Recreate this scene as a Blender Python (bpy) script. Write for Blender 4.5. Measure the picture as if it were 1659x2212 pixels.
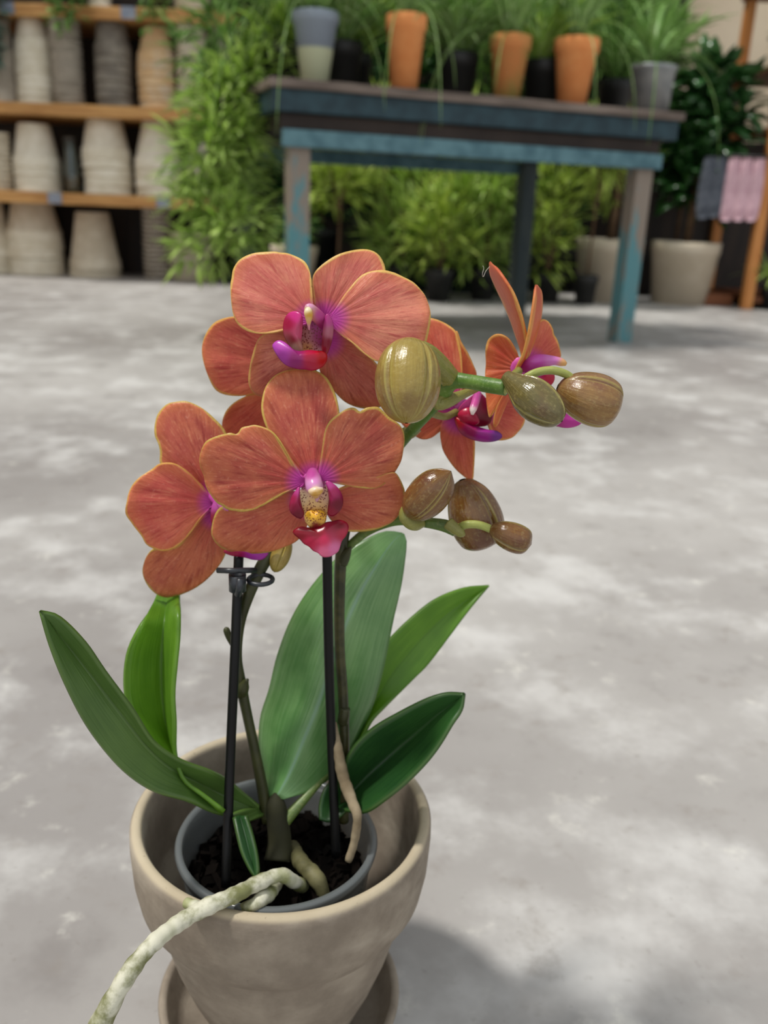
import bpy, bmesh, math, random
import numpy as np
from mathutils import Vector, Matrix
random.seed(7); rng = np.random.default_rng(7)
for o in list(bpy.data.objects): bpy.data.objects.remove(o)
S = bpy.context.scene; COL = S.collection; PI = math.pi

# ---------------------------------------------------------------- camera
FPX, PITCH, ROLL, H = 1900.0, math.radians(18.913), math.radians(2.3), .4036
_f = np.array([0, math.cos(PITCH), -math.sin(PITCH)]); _r0 = np.array([1., 0, 0]); _u0 = np.array([0, math.sin(PITCH), math.cos(PITCH)])
_R = math.cos(ROLL)*_r0 + math.sin(ROLL)*_u0; _U = -math.sin(ROLL)*_r0 + math.cos(ROLL)*_u0
CAM = np.array([0, 0, H])
cd = bpy.data.cameras.new('camera'); cam = bpy.data.objects.new('camera', cd); COL.objects.link(cam); S.camera = cam
M = Matrix(((_R[0], _U[0], -_f[0], 0), (_R[1], _U[1], -_f[1], 0), (_R[2], _U[2], -_f[2], H), (0, 0, 0, 1)))
cam.matrix_world = M
cd.sensor_fit = 'VERTICAL'; cd.sensor_height = 24; cd.lens = 24*FPX/2212; cd.clip_start = .02
cd.dof.use_dof = True; cd.dof.focus_distance = .312; cd.dof.aperture_fstop = 7.4; cd.dof.aperture_blades = 0

# ---------------------------------------------------------------- light
w = bpy.data.worlds.new('daylight'); S.world = w; w.use_nodes = True
bg = w.node_tree.nodes['Background']; bg.inputs[1].default_value = .68
# bright greenhouse daylight; sky brightened behind the viewer as an added front fill
_t = w.node_tree; _tc = _t.nodes.new('ShaderNodeTexCoord'); _sp = _t.nodes.new('ShaderNodeSeparateXYZ'); _t.links.new(_tc.outputs['Generated'], _sp.inputs[0])
_mr = _t.nodes.new('ShaderNodeMapRange'); _t.links.new(_sp.outputs[1], _mr.inputs[0])
for _i, _v in ((1, -1), (2, .6), (3, 1), (4, 0)): _mr.inputs[_i].default_value = _v
_mx = _t.nodes.new('ShaderNodeMix'); _mx.data_type = 'RGBA'; _t.links.new(_mr.outputs[0], _mx.inputs[0])
_mx.inputs[6].default_value = (.50, .53, .56, 1); _mx.inputs[7].default_value = (1.42, 1.46, 1.5, 1); _t.links.new(_mx.outputs[2], bg.inputs[0])
def sun(name, frm, energy, ang, col):
    l = bpy.data.lights.new(name, 'SUN'); l.energy = energy; l.angle = math.radians(ang); l.color = col
    o = bpy.data.objects.new(name, l); COL.objects.link(o)
    o.rotation_euler = (-Vector(frm)).to_track_quat('-Z', 'Y').to_euler()
sun('sun', (-.40, -.05, .92), 2.9, 6.0, (1, .965, .91))
S.view_settings.view_transform = 'Standard'; S.view_settings.look = 'None'; S.view_settings.gamma = 1
S.view_settings.exposure = 0.0

# ---------------------------------------------------------------- helpers
def ray(x, y): return _f + _R*((x-829.5)/FPX) - _U*((y-1106)/FPX)
def PY(x, y, Y): d = ray(x, y); return CAM + d*(Y/d[1])
def PZ(x, y, z): d = ray(x, y); return CAM + d*((z-H)/d[2])
def depth(p): return float((np.array(p)-CAM) @ _f)
def srgb(*c): return tuple(((v/255)/12.92 if v/255 <= .04045 else ((v/255+.055)/1.055)**2.4) for v in c)+(1,)
def thing(name, label, cat, loc=(0, 0, 0), rz=0, group=None):
    o = bpy.data.objects.new(name, None); COL.objects.link(o); o.empty_display_size = .02
    o.location = [float(v) for v in loc]; o.rotation_euler[2] = rz
    return tag(o, label, cat, group)
def tag(o, label, cat, group=None):
    o['label'] = label; o['category'] = cat
    if group: o['group'] = group
    return o
def put(name, verts, faces, mat, parent=None, smooth=True, attr=None, world=True):
    """one mesh object; verts in world coordinates unless world=False"""
    me = bpy.data.meshes.new(name); v = np.array(verts, float)
    if parent is not None and world:
        pl = parent; chain = []
        while pl is not None: chain.append(pl); pl = pl.parent
        for p in reversed(chain):
            v = v - np.array(p.location)
            a = -p.rotation_euler[2]
            if a: v = v @ np.array([[math.cos(a), math.sin(a), 0], [-math.sin(a), math.cos(a), 0], [0, 0, 1]])
    off = np.zeros(3)
    if parent is None and world:
        off = np.array([v[:, 0].mean(), v[:, 1].mean(), v[:, 2].min()]); v = v - off
    me.from_pydata([tuple(map(float, q)) for q in v], [], faces); me.update()
    if smooth: me.polygons.foreach_set('use_smooth', [True]*len(me.polygons))
    if attr is not None:
        for k, arr in attr.items():
            a = me.attributes.new(k, 'FLOAT_VECTOR', 'POINT'); a.data.foreach_set('vector', np.array(arr, dtype=np.float32).ravel())
    if mat: me.materials.append(mat)
    o = bpy.data.objects.new(name, me); COL.objects.link(o); o.location = off
    if parent is not None: o.parent = parent
    return o
def structure(o): o['kind'] = 'structure'; return o
def box(x0, x1, y0, y1, z0, z1):
    v = [(x, y, z) for x in (x0, x1) for y in (y0, y1) for z in (z0, z1)]
    return v, [(0, 1, 3, 2), (4, 6, 7, 5), (0, 4, 5, 1), (2, 3, 7, 6), (0, 2, 6, 4), (1, 5, 7, 3)]
def bevel(o, wd=.003, seg=2):
    m = o.modifiers.new('bevel', 'BEVEL'); m.width = wd; m.segments = seg; m.limit_method = 'ANGLE'; return o
def solid(o, t): m = o.modifiers.new('thick', 'SOLIDIFY'); m.thickness = t; m.offset = 0; return o
def cat(pts, n, closed=False):
    """Catmull-Rom resample to n points spaced evenly"""
    P = np.array(pts, float); K = len(P)
    if closed: Q = np.vstack([P[-1], P, P[0], P[1]]); segs = K
    else: Q = np.vstack([2*P[0]-P[1], P, 2*P[-1]-P[-2]]); segs = K-1
    out = []
    for i in range(segs):
        a, b, c, d = Q[i], Q[i+1], Q[i+2], Q[i+3]
        for t in np.linspace(0, 1, 14, endpoint=False):
            out.append(.5*((2*b)+(-a+c)*t+(2*a-5*b+4*c-d)*t*t+(-a+3*b-3*c+d)*t**3))
    out.append(P[0] if closed else P[-1]); out = np.array(out)
    L = np.r_[0, np.cumsum(np.linalg.norm(np.diff(out[:, :2], axis=0), axis=1) + 1e-9)]
    s = np.linspace(0, L[-1], n + (1 if closed else 0))
    r = np.stack([np.interp(s, L, out[:, k]) for k in range(P.shape[1])], 1)
    return r[:-1] if closed else r

# ---------------------------------------------------------------- materials
class N:
    def __init__(s, name):
        s.m = bpy.data.materials.new(name); s.m.use_nodes = True; s.t = s.m.node_tree; s.b = s.t.nodes['Principled BSDF']; s.out = s.t.nodes['Material Output']
    def n(s, typ, **kw):
        x = s.t.nodes.new(typ)
        for k, v in kw.items():
            if k.startswith('i_'): x.inputs[k[2:].replace('_', ' ')].default_value = v
            else: setattr(x, k, v)
        return x
    def l(s, a, b): s.t.links.new(a, b)
    def ramp(s, fac, stops, interp='LINEAR'):
        r = s.n('ShaderNodeValToRGB'); r.color_ramp.interpolation = interp; e = r.color_ramp.elements
        while len(e) > 1: e.remove(e[-1])
        e[0].position, e[0].color = stops[0]
        for p, c in stops[1:]: q = e.new(p); q.color = c
        s.l(fac, r.inputs[0]); return r.outputs[0]
    def mix(s, fac, a, b, mode='MIX'):
        x = s.n('ShaderNodeMix', data_type='RGBA', blend_type=mode)
        for i, v in ((0, fac), (6, a), (7, b)):
            if hasattr(v, 'links'): s.l(v, x.inputs[i])
            else: x.inputs[i].default_value = v
        return x.outputs[2]
    def noise(s, vec, scale, detail=4, rough=.55):
        x = s.n('ShaderNodeTexNoise'); x.inputs['Scale'].default_value = scale; x.inputs['Detail'].default_value = detail; x.inputs['Roughness'].default_value = rough
        if vec is not None: s.l(vec, x.inputs['Vector'])
        return x.outputs[0]
    def coords(s, which='Object'): return s.n('ShaderNodeTexCoord').outputs[which]
    def attr(s, name): return s.n('ShaderNodeAttribute', attribute_name=name)
    def scale(s, vec, v):
        x = s.n('ShaderNodeVectorMath', operation='MULTIPLY'); s.l(vec, x.inputs[0]); x.inputs[1].default_value = v; return x.outputs[0]
    def map(s, val, a, b, c=0, d=1):
        x = s.n('ShaderNodeMapRange'); x.interpolation_type = 'SMOOTHSTEP'
        s.l(val, x.inputs[0]); x.inputs[1].default_value = a; x.inputs[2].default_value = b; x.inputs[3].default_value = c; x.inputs[4].default_value = d; return x.outputs[0]
    def math(s, op, a, b):
        x = s.n('ShaderNodeMath', operation=op)
        for i, v in ((0, a), (1, b)):
            if hasattr(v, 'links'): s.l(v, x.inputs[i])
            else: x.inputs[i].default_value = v
        return x.outputs[0]
    def bump(s, h, strength, dist):
        x = s.n('ShaderNodeBump'); x.inputs['Strength'].default_value = strength; x.inputs['Distance'].default_value = dist
        s.l(h, x.inputs['Height']); s.l(x.outputs[0], s.b.inputs['Normal']); return x.outputs[0]
    def color(s, c):
        if hasattr(c, 'links'): s.l(c, s.b.inputs['Base Color'])
        else: s.b.inputs['Base Color'].default_value = c
    def translucent(s, col, fac, normal=None):
        t = s.n('ShaderNodeBsdfTranslucent'); m = s.n('ShaderNodeMixShader')
        if hasattr(col, 'links'): s.l(col, t.inputs[0])
        else: t.inputs[0].default_value = col
        if normal is not None: s.l(normal, t.inputs['Normal'])
        m.inputs[0].default_value = fac; s.l(s.b.outputs[0], m.inputs[1]); s.l(t.outputs[0], m.inputs[2]); s.l(m.outputs[0], s.out.inputs[0])
    def set(s, rough=.5, spec=.5, metal=0): s.b.inputs['Roughness'].default_value = rough; s.b.inputs['Specular IOR Level'].default_value = spec; s.b.inputs['Metallic'].default_value = metal; return s

def m_plain(name, c1, c2=None, scale=8, rough=.6, spec=.4, bump=0, metal=0, tr=0):
    k = N(name).set(rough, spec, metal); n = k.noise(k.coords(), scale, 5)
    c = k.ramp(n, [(.35, c1), (.65, c2 or c1)]); k.color(c)
    if bump: k.bump(n, .5, bump)
    if tr: k.translucent(c, tr)
    return k.m

def m_petal(name, dark, light, edgec, basec, tr=.3, vein=(150, 38, 32)):
    k = N(name).set(.42, .35); a = k.attr('pc'); sep = k.n('ShaderNodeSeparateXYZ'); k.l(a.outputs['Vector'], sep.inputs[0])
    # x = angle across, y = distance from base (cm), z = distance from edge (mm)
    v = k.noise(k.scale(a.outputs['Vector'], (8, .5, 0)), 1.0, 2, .6)
    v2 = k.noise(k.scale(a.outputs['Vector'], (30, 1.3, 0)), 1.0, 3, .6)
    n = k.noise(k.coords(), 55, 4); fine = k.noise(k.coords(), 900, 3)
    c = k.mix(k.map(n, .35, .65), srgb(*dark), srgb(*light))
    c = k.mix(k.map(v, .5, .72, 0, .6), c, srgb(*vein))
    c = k.mix(k.map(v2, .5, .72, 0, .6), c, srgb(*vein))
    c = k.mix(k.map(v2, .47, .3, 0, .3), c, srgb(238, 172, 128))
    e = k.math('ADD', sep.outputs[2], k.map(n, .3, .7, -.5, .5))
    c = k.mix(k.map(e, 6.0, .5, 0, .35), c, srgb(222, 140, 78))
    c = k.mix(k.map(e, .85, .25, 0, .9), c, srgb(*edgec))
    c = k.mix(k.map(fine, .58, .74, 0, .2), c, srgb(250, 196, 168)); c = k.mix(k.map(fine, .44, .3, 0, .2), c, srgb(*vein))
    c = k.mix(k.map(k.math('ADD', sep.outputs[1], k.map(v, .3, .7, -.5, .5)), 2.2, .6, 0, .4), c, srgb(188, 48, 58))
    c = k.mix(k.map(sep.outputs[1], .95, .3, 0, .95), c, srgb(*basec))
    k.color(c); nb = k.bump(k.math('ADD', k.math('MULTIPLY', v2, .7), k.math('MULTIPLY', k.noise(k.coords(), 350, 4), .5)), .55, .0007)
    k.translucent(k.mix(.35, c, srgb(255, 170, 120)), tr, nb); return k.m

def m_lip(name):
    k = N(name).set(.28, .5); a = k.attr('col'); k.color(a.outputs['Color'])
    k.bump(k.noise(k.coords(), 250, 3), .25, .0006); k.translucent(a.outputs['Color'], .25); return k.m
def m_throat(name):
    k = N(name).set(.4, .4); a = k.attr('col')
    vo = k.n('ShaderNodeTexVoronoi'); vo.inputs['Scale'].default_value = 1150; k.l(k.coords(), vo.inputs['Vector'])
    k.color(k.mix(k.map(vo.outputs[0], .42, .30, 0, .9), a.outputs['Color'], srgb(110, 22, 25))); return k.m
def m_bud(name, c1, c2, c3, rough=.3):
    k = N(name).set(rough, .5); a = k.attr('pc'); sep = k.n('ShaderNodeSeparateXYZ'); k.l(a.outputs['Vector'], sep.inputs[0])
    v = k.noise(k.scale(a.outputs['Vector'], (44, 1.0, 1)), 1.0, 3); n = k.noise(k.coords(), 70, 5)
    c = k.mix(k.map(v, .3, .75, 0, .7), srgb(*c1), srgb(*c2)); c = k.mix(k.map(n, .46, .7, 0, .8), c, srgb(*c3)); c = k.mix(k.map(k.noise(k.coords(), 700, 4), .5, .75, 0, .22), c, srgb(190, 176, 116))
    c = k.mix(k.math('MULTIPLY', sep.outputs[2], .85), c, srgb(168, 158, 84)); k.color(c); k.bump(k.math('ADD', k.math('ADD', v, n), k.noise(k.coords(), 380, 3)), .4, .0008)
    k.b.inputs['Coat Weight'].default_value = .15; k.b.inputs['Coat Roughness'].default_value = .25
    return k.m
def m_leaf(name, c1, c2, midc, rough=.33, tr=.2, trc=(120, 170, 30), spec=.5):
    k = N(name).set(rough, spec); a = k.attr('pc'); sep = k.n('ShaderNodeSeparateXYZ'); k.l(a.outputs['Vector'], sep.inputs[0])
    v = k.noise(k.scale(a.outputs['Vector'], (22, 1.5, 0)), 1.0, 4); n = k.noise(k.coords(), 30, 4)
    c = k.mix(k.map(k.math('ADD', k.math('MULTIPLY', v, .4), k.math('MULTIPLY', n, .6)), .34, .66), srgb(*c1), srgb(*c2))
    c = k.mix(k.map(sep.outputs[0], .06, .0, 0, .6), c, srgb(*midc))   # x = |across|, 0 at the midrib
    c = k.mix(k.map(sep.outputs[0], .95, 1.0, 0, .25), c, srgb(96, 120, 52))
    k.color(c); nb = k.bump(v, .25, .0007); k.translucent(srgb(*trc), tr, nb); return k.m
def m_foliage(name, c1, c2, c3, tr=.35, rough=.4):
    k = N(name).set(rough, .45); n = k.noise(k.coords(), 9, 3); n2 = k.noise(k.coords(), 60, 2)
    c = k.mix(k.map(n, .38, .62), srgb(*c1), srgb(*c2)); c = k.mix(k.map(n2, .5, .7, 0, .7), c, srgb(*c3)); k.color(c); k.translucent(c, tr); return k.m
def m_clay(name, c1, c2, c3, scale=30, bump=.0008):
    k = N(name).set(.85, .2); n = k.noise(k.coords(), scale, 6, .62); n2 = k.noise(k.coords(), scale*.3, 4)
    c = k.mix(k.map(n, .35, .68), srgb(*c1), srgb(*c2)); c = k.mix(k.map(n2, .5, .68, 0, .7), c, srgb(*c3)); k.color(c)
    k.bump(k.noise(k.coords(), scale*9, 5), .35, bump); return k.m
def m_wood(name, c1, c2, ax=(1, 14, 14), scale=4, rough=.6):
    k = N(name).set(rough, .35); n = k.noise(k.scale(k.coords(), ax), scale, 5, .6)
    k.color(k.mix(k.map(n, .35, .65), srgb(*c1), srgb(*c2))); k.bump(n, .4, .003); return k.m

# ================================================================ the setting
def floor_mat():
    k = N('concrete_with_sun_patches').set(.5, .3); co = k.coords()
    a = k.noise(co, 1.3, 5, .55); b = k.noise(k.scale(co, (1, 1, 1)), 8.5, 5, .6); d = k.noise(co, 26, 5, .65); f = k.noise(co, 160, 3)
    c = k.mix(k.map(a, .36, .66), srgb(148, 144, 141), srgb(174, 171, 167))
    c = k.mix(k.map(b, .46, .72, 0, .65), c, srgb(210, 209, 206))  # pale clouds paint the bright sun patches into the concrete colour
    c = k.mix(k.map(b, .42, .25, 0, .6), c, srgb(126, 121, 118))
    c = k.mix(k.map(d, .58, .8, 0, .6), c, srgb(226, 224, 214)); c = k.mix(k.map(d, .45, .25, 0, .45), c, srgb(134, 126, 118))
    c = k.mix(k.map(f, .62, .8, 0, .3), c, srgb(120, 112, 104))
    k.color(c); k.bump(k.math('ADD', d, k.math('MULTIPLY', f, .3)), .2, .002)
    k.l(k.map(a, .3, .7, .42, .62), k.b.inputs['Roughness']); return k.m
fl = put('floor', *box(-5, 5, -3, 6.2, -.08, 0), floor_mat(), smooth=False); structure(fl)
WX0, WX1, WY = -4.5, 4.2, 5.75
dark_wall = m_plain('charcoal_wall', srgb(38, 34, 31), srgb(54, 48, 44), 3, .9, .1)
cream_wall = m_plain('cream_plaster', srgb(226, 206, 176), srgb(236, 218, 190), 2, .9, .1)
WD = float(PY(1478, 90, WY)[0])
structure(put('wall_back', *box(WX0, WD, WY, WY+.1, 0, 3.4), dark_wall, smooth=False))
structure(put('wall_right', *box(WD, WX1, WY+.35, WY+.45, 0, 3.4), cream_wall, smooth=False))
structure(put('wall_left', *box(WX0-.1, WX0, -3, WY+.1, 0, 3.4), cream_wall, smooth=False))

# ================================================================ clay pots on the shelves
wood_shelf = m_wood('honey_pine_shelf', (168, 118, 66), (204, 156, 96), (1, 10, 10), 3)
dark_wood = m_wood('darkened_wood', (34, 26, 22), (52, 40, 32), (10, 10, 1), 3)
SY0, SY1 = 4.74, 5.3
def lathe(prof, n=40, cx=0, cy=0, cz=0, close=False):
    v = []; f = []
    for r, z in prof:
        for i in range(n): a = 2*PI*i/n; v.append((cx+r*math.cos(a), cy+r*math.sin(a), cz+z))
    m = len(prof)
    for j in range(m-1 if not close else m):
        for i in range(n): k = (i+1) % n; jj = (j+1) % m; f.append((j*n+i, j*n+k, jj*n+k, jj*n+i))
    return v, f
def cap(prof, n, v, f, j):  # close ring j
    f.append(tuple(range(j*n, j*n+n)) if j == 0 else tuple(reversed(range(j*n, j*n+n)))); return v, f

shelf_unit = thing('wooden_shelving', 'long wooden shelving with honey-coloured boards stacked with pale clay pots', 'shelf', (-1.6, SY0, 0))
xl, xr = -3.1, -.80
shz = {}
for key, (px, py) in dict(top=(240, 13), mid=(240, 228), low=(240, 421)).items():
    z = float(PY(px, py, SY0)[2]); shz[key] = z
    bevel(put('shelf', *box(xl, xr, SY0, SY1, z-.055, z), wood_shelf, shelf_unit, smooth=False), .004)
for x in (xr-.03, xl):
    put('side_panel', *box(x, x+.03, SY0+.06, SY1, 0, 1.95), dark_wood, shelf_unit, smooth=False)
put('shade_back_panel', *box(xl+.031, xr-.031, SY1-.02, SY1, 0, 1.95), dark_wood, shelf_unit, smooth=False)  # dark board stands in for the shade between the pots
put('shelf', *box(xl, xr, SY0, SY1, 1.95, 2.0), wood_shelf, shelf_unit, smooth=False)
tagm = m_plain('grey_tag', srgb(120, 128, 145), srgb(150, 155, 165), 20, .4)
for px, key in ((35, 'top'), (288, 'top'), (345, 'low'), (104, 'low')):
    x = float(PY(px, 240, SY0)[0]); z = shz[key]
    put('price_tag', *box(x-.035, x+.035, SY0-.006, SY0-.001, z-.052, z+.0), tagm, shelf_unit, smooth=False)

clayc = {
 'pale': m_clay('pale_clay', (214, 204, 182), (232, 224, 206), (204, 192, 168), 14),
 'beige': m_clay('beige_clay', (200, 188, 166), (218, 208, 188), (184, 170, 148), 14),
 'grey': m_clay('grey_clay', (164, 154, 140), (182, 172, 158), (146, 136, 122), 14),
 'dark': m_clay('charcoal_clay', (112, 105, 96), (142, 134, 122), (98, 90, 82), 14),
 'tan': m_clay('tan_clay', (206, 170, 126), (220, 190, 150), (190, 176, 156), 10)}
PXM = 4.8/FPX
def inv_pot_mesh(name, rb, rt, h, mat):
    """upside-down flower pot: wide rim (rb) at the bottom, foot (rt) on top"""
    t = .008; ch = min(.055, h*.3)
    prof = [(rb-t, 0), (rb-.001, 0), (rb, .003), (rb-.004, .012), (rb-.006, ch-.003), (rb-.008, ch), (rb-.012, ch+.001), (rt+.004, h-.004), (rt, h), (.012, h), (.012, h-t), (rt-t, h-t), (rb-t-.008, ch)]
    n = 40; v, f = lathe(prof, n, close=True)
    return v, f
def saucer_mesh(r, h):
    prof = [(r*.8, 0), (r*.97, h), (r, h), (r, h-.002), (r*.84, -.002+.0), (.01, -.0), (.01, .004), (r*.8, .004)]
    prof = [(.01, 0), (r*.84, 0), (r, h-.004), (r, h), (r-.006, h), (r*.80, .007), (.01, .007)]
    return lathe(prof, 36, close=True)
ORD = ['topmost', 'second from the top', 'third from the top', 'fourth from the top', 'fifth from the top', 'sixth from the top', 'seventh from the top', 'eighth from the top', 'ninth from the top', 'tenth from the top', 'eleventh from the top', 'twelfth from the top', 'thirteenth from the top', 'fourteenth from the top', 'fifteenth from the top', 'sixteenth from the top', 'seventeenth from the top', 'eighteenth from the top', 'nineteenth from the top', 'twentieth from the top']
def stack(cx, ytop, ybot, wb, wt, kind, pitch, toppx, colr, zbase, desc, Yf=None):
    Yc = (Yf or SY0) + wb*PXM/2 + .02
    p = PY(cx, ybot, Yc); X = float(p[0]); h_all = (ybot-ytop)*PXM*1.02
    if kind == 'pot':
        hp = toppx*PXM; n = max(1, 1+round((h_all-hp)/(pitch*PXM))); st = (h_all-hp)/max(1, n-1) if n > 1 else 0
        v, f = inv_pot_mesh('p', wb*PXM/2, wt*PXM/2, hp, None); nm = 'clay_pot'
    else:
        n = round(h_all/(pitch*PXM)); st = h_all/n; v, f = saucer_mesh(wb*PXM/2, st*1.0); nm = 'clay_saucer'
    first = None; n = min(n, len(ORD))
    for k in range(n):
        if first is None: o = first = put(nm, v, f, clayc[colr], world=False)
        else: o = first.copy(); COL.objects.link(o)
        j = (wb*.012)*PXM
        o.location = (X+random.uniform(-j, j), Yc+random.uniform(-j, j), zbase+.0005+k*(st+.0002)); o.rotation_euler[2] = random.uniform(0, 6)
        w = ('upside-down clay pot' if kind == 'pot' else 'clay saucer')
        pos = ORD[n-1-k]
        lab = f'{w}, {pos} of {desc}' if n > 1 else f'{w}, {desc}'
        tag(o, lab, 'flower pot' if kind == 'pot' else 'saucer', 'pots stacked as ' + desc if n > 1 else None)
zt, zm, zl = shz['top'], shz['mid'], shz['low']
stack(10, 70, 212, 56, 40, 'pot', 13, 70, 'grey', zm, 'the middle-shelf leftmost stack')
stack(80, 50, 214, 74, 38, 'pot', 13.5, 74, 'pale', zm, 'the middle-shelf pale stack')
stack(150, 48, 216, 62, 60, 'saucer', 10, 0, 'grey', zm, 'the middle-shelf tall grey column')
stack(250, 55, 226, 74, 48, 'pot', 14, 84, 'dark', zm, 'the middle-shelf darkest stack')
stack(342, 88, 230, 76, 44, 'pot', 14, 62, 'tan', zm, 'the middle-shelf tan stack')
stack(418, 42, 234, 62, 58, 'saucer', 10.5, 0, 'beige', zm, 'the middle-shelf beige column')
stack(488, 92, 236, 44, 44, 'saucer', 10.5, 0, 'grey', zm, 'the leaf-hidden column')
stack(4, 300, 406, 48, 44, 'saucer', 10, 0, 'beige', zl, 'the lower-shelf end column')
stack(84, 285, 412, 96, 60, 'pot', 15, 84, 'pale', zl, 'the wide stack left of the glass vase')
stack(236, 268, 420, 100, 62, 'pot', 16, 88, 'pale', zl, 'the wide stack right of the glass vase')
stack(346, 278, 424, 98, 52, 'pot', 20, 96, 'pale', zl, 'the pointed stack above the price tag')
stack(438, 325, 430, 60, 42, 'pot', 16, 60, 'grey', zl, 'the short grey stack behind the fern')
FY = SY0+.10
stack(-12, 440, 592, 84, 56, 'pot', 17, 100, 'pale', 0, 'the left-edge floor stack', FY)
stack(83, 430, 596, 118, 70, 'pot', 17, 100, 'pale', 0, 'the tall floor stack', FY)
stack(208, 470, 600, 110, 66, 'pot', 18, 118, 'beige', 0, 'the squat floor stack', FY)
stack(345, 450, 602, 66, 62, 'saucer', 10, 0, 'grey', 0, 'the narrow floor column', FY+.08)
stack(418, 510, 606, 96, 90, 'saucer', 12, 0, 'beige', 0, 'the broad floor column', FY)
stack(425, -60, 16, 52, 40, 'pot', 12, 40, 'beige', zt, 'the top-shelf right stack')
stack(215, -60, 6, 46, 36, 'pot', 12, 40, 'pale', zt, 'the top-shelf leafy stack')
# glass vase
gl = N('clear_glass').set(.03, .5); gl.b.inputs['Transmission Weight'].default_value = 1; gl.color((.85, .95, .95, 1))
p = PY(158, 416, SY0+.08)
v, f = lathe([(.002, 0), (.034, 0), (.038, .01), (.036, .12), (.026, .2), (.03, .26), (.034, .265), (.031, .268), (.023, .2), (.033, .12), (.034, .012), (.002, .008)], 32, float(p[0]), SY0+.08, zl+.001)
tag(put('glass_vase', v, f, gl.m), 'slim clear glass vase between wide pot stacks on the lower shelf', 'vase')

# ================================================================ foliage builders
def leafmesh(V, F, base, d, L, wd, droop=.3, seg=3, up=None, fold=.15):
    d = np.array(d, float); d /= np.linalg.norm(d)+1e-9
    side = np.cross(d, up if up is not None else np.array([random.uniform(-.4, .4), random.uniform(-.4, .4), 1.]))
    side /= np.linalg.norm(side)+1e-9
    p = np.array(base, float); i0 = len(V); dd = d.copy()
    for k in range(seg+1):
        t = k/seg; wk = wd*math.sin(PI*min(1, .12+t*.86))**.8*.5
        nrm = np.cross(side, dd)
        V.append(p-side*wk+nrm*wk*fold); V.append(p+side*wk+nrm*wk*fold)
        if k < seg: p = p+dd*L/seg; dd = dd+np.array([0, 0, -droop/seg]); dd /= np.linalg.norm(dd)
    for k in range(seg): a = i0+2*k; F.append((a, a+1, a+3, a+2))
def foliage_cloud(blobs, n, L, wd, droop=.3, updir=.25, seg=2):
    V, F = [], []
    wts = np.array([b[3]*b[4]*b[5] for b in blobs]); wts = wts/wts.sum()
    for _ in range(n):
        b = blobs[rng.choice(len(blobs), p=wts)]
        u = rng.normal(size=3); u /= np.linalg.norm(u); r = rng.uniform(.25, 1)**.5
        c = np.array(b[:3])+u*r*np.array(b[3:6])
        d = u*np.array([1, 1, .6])+np.array([0, 0, updir])+rng.normal(size=3)*.35
        leafmesh(V, F, c, d, L*random.uniform(.6, 1.25), wd*random.uniform(.7, 1.2), droop, seg)
    return V, F
def arching(base, n, L, wd, spread, V=None, F=None, bias=(0, 0), droop=1.6, seg=8):
    if V is None: V, F = [], []
    for _ in range(n):
        a = random.uniform(0, 2*PI); s = spread*random.uniform(.3, 1.1)
        d = np.array([math.cos(a)*s+bias[0], math.sin(a)*s+bias[1], 1.])
        leafmesh(V, F, np.array(base)+np.array([random.uniform(-.02, .02), random.uniform(-.02, .02), 0]), d, L*random.uniform(.6, 1.2), wd*random.uniform(.7, 1.2), droop*random.uniform(.6, 1.3), seg, up=np.array([0, 0, 1.])+rng.normal(size=3)*.15)
    return V, F
def tube3(P, R, n=10, capends=True):
    P = np.array(P, float); K = len(P); R = np.broadcast_to(np.array(R, float), (K,)); V, F = [], []
    T = np.gradient(P, axis=0); T /= np.linalg.norm(T, axis=1)[:, None]+1e-12
    ref = np.array([0, 0, 1.]) if abs(T[0][2]) < .9 else np.array([1., 0, 0])
    s = np.cross(T[0], ref); s /= np.linalg.norm(s)
    for k in range(K):
        s = s-T[k]*(s@T[k]); s /= np.linalg.norm(s); b = np.cross(T[k], s)
        for i in range(n): a = 2*PI*i/n; V.append(P[k]+R[k]*(math.cos(a)*s+math.sin(a)*b))
    for k in range(K-1):
        for i in range(n): j = (i+1) % n; F.append((k*n+i, k*n+j, (k+1)*n+j, (k+1)*n+i))
    if capends: F.append(tuple(reversed(range(n)))); F.append(tuple((K-1)*n+i for i in range(n)))
    return V, F
G_bright = m_foliage('bright_fern_green', (178, 210, 100), (200, 224, 126), (226, 238, 168), .48)
G_yel = m_foliage('yellow_green', (178, 204, 84), (200, 218, 110), (222, 232, 146), .45)
G_mid = m_foliage('mid_green', (122, 166, 80), (150, 190, 104), (190, 218, 150))
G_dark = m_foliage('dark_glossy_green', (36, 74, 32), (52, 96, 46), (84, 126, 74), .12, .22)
G_grass = m_foliage('grass_green', (146, 184, 100), (176, 208, 132), (212, 230, 178), .45)
G_blue = m_foliage('blue_green', (112, 142, 128), (138, 164, 148), (90, 120, 104))
soil = m_plain('potting_soil', srgb(38, 28, 22), srgb(60, 46, 36), 40, 1, .1)
terra = m_clay('orange_terracotta', (224, 142, 84), (236, 160, 100), (212, 124, 70), 16)
terra_moss = m_clay('mossy_terracotta', (198, 128, 76), (160, 140, 78), (128, 120, 66), 9)
darkpot = m_plain('black_plastic', srgb(30, 30, 30), srgb(44, 44, 42), 10, .5)
def pot_mesh(rb, rt, h, t=.008, collar=.04):
    prof = [(.004, 0), (rb, 0), (rt-.006, h-collar), (rt-.001, h-collar+.002), (rt, h-.003), (rt-.003, h), (rt-t, h), (rt-t-.004, h-collar), (rb-.002, t), (.004, t)]
    return lathe(prof, 36, close=False)
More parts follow.
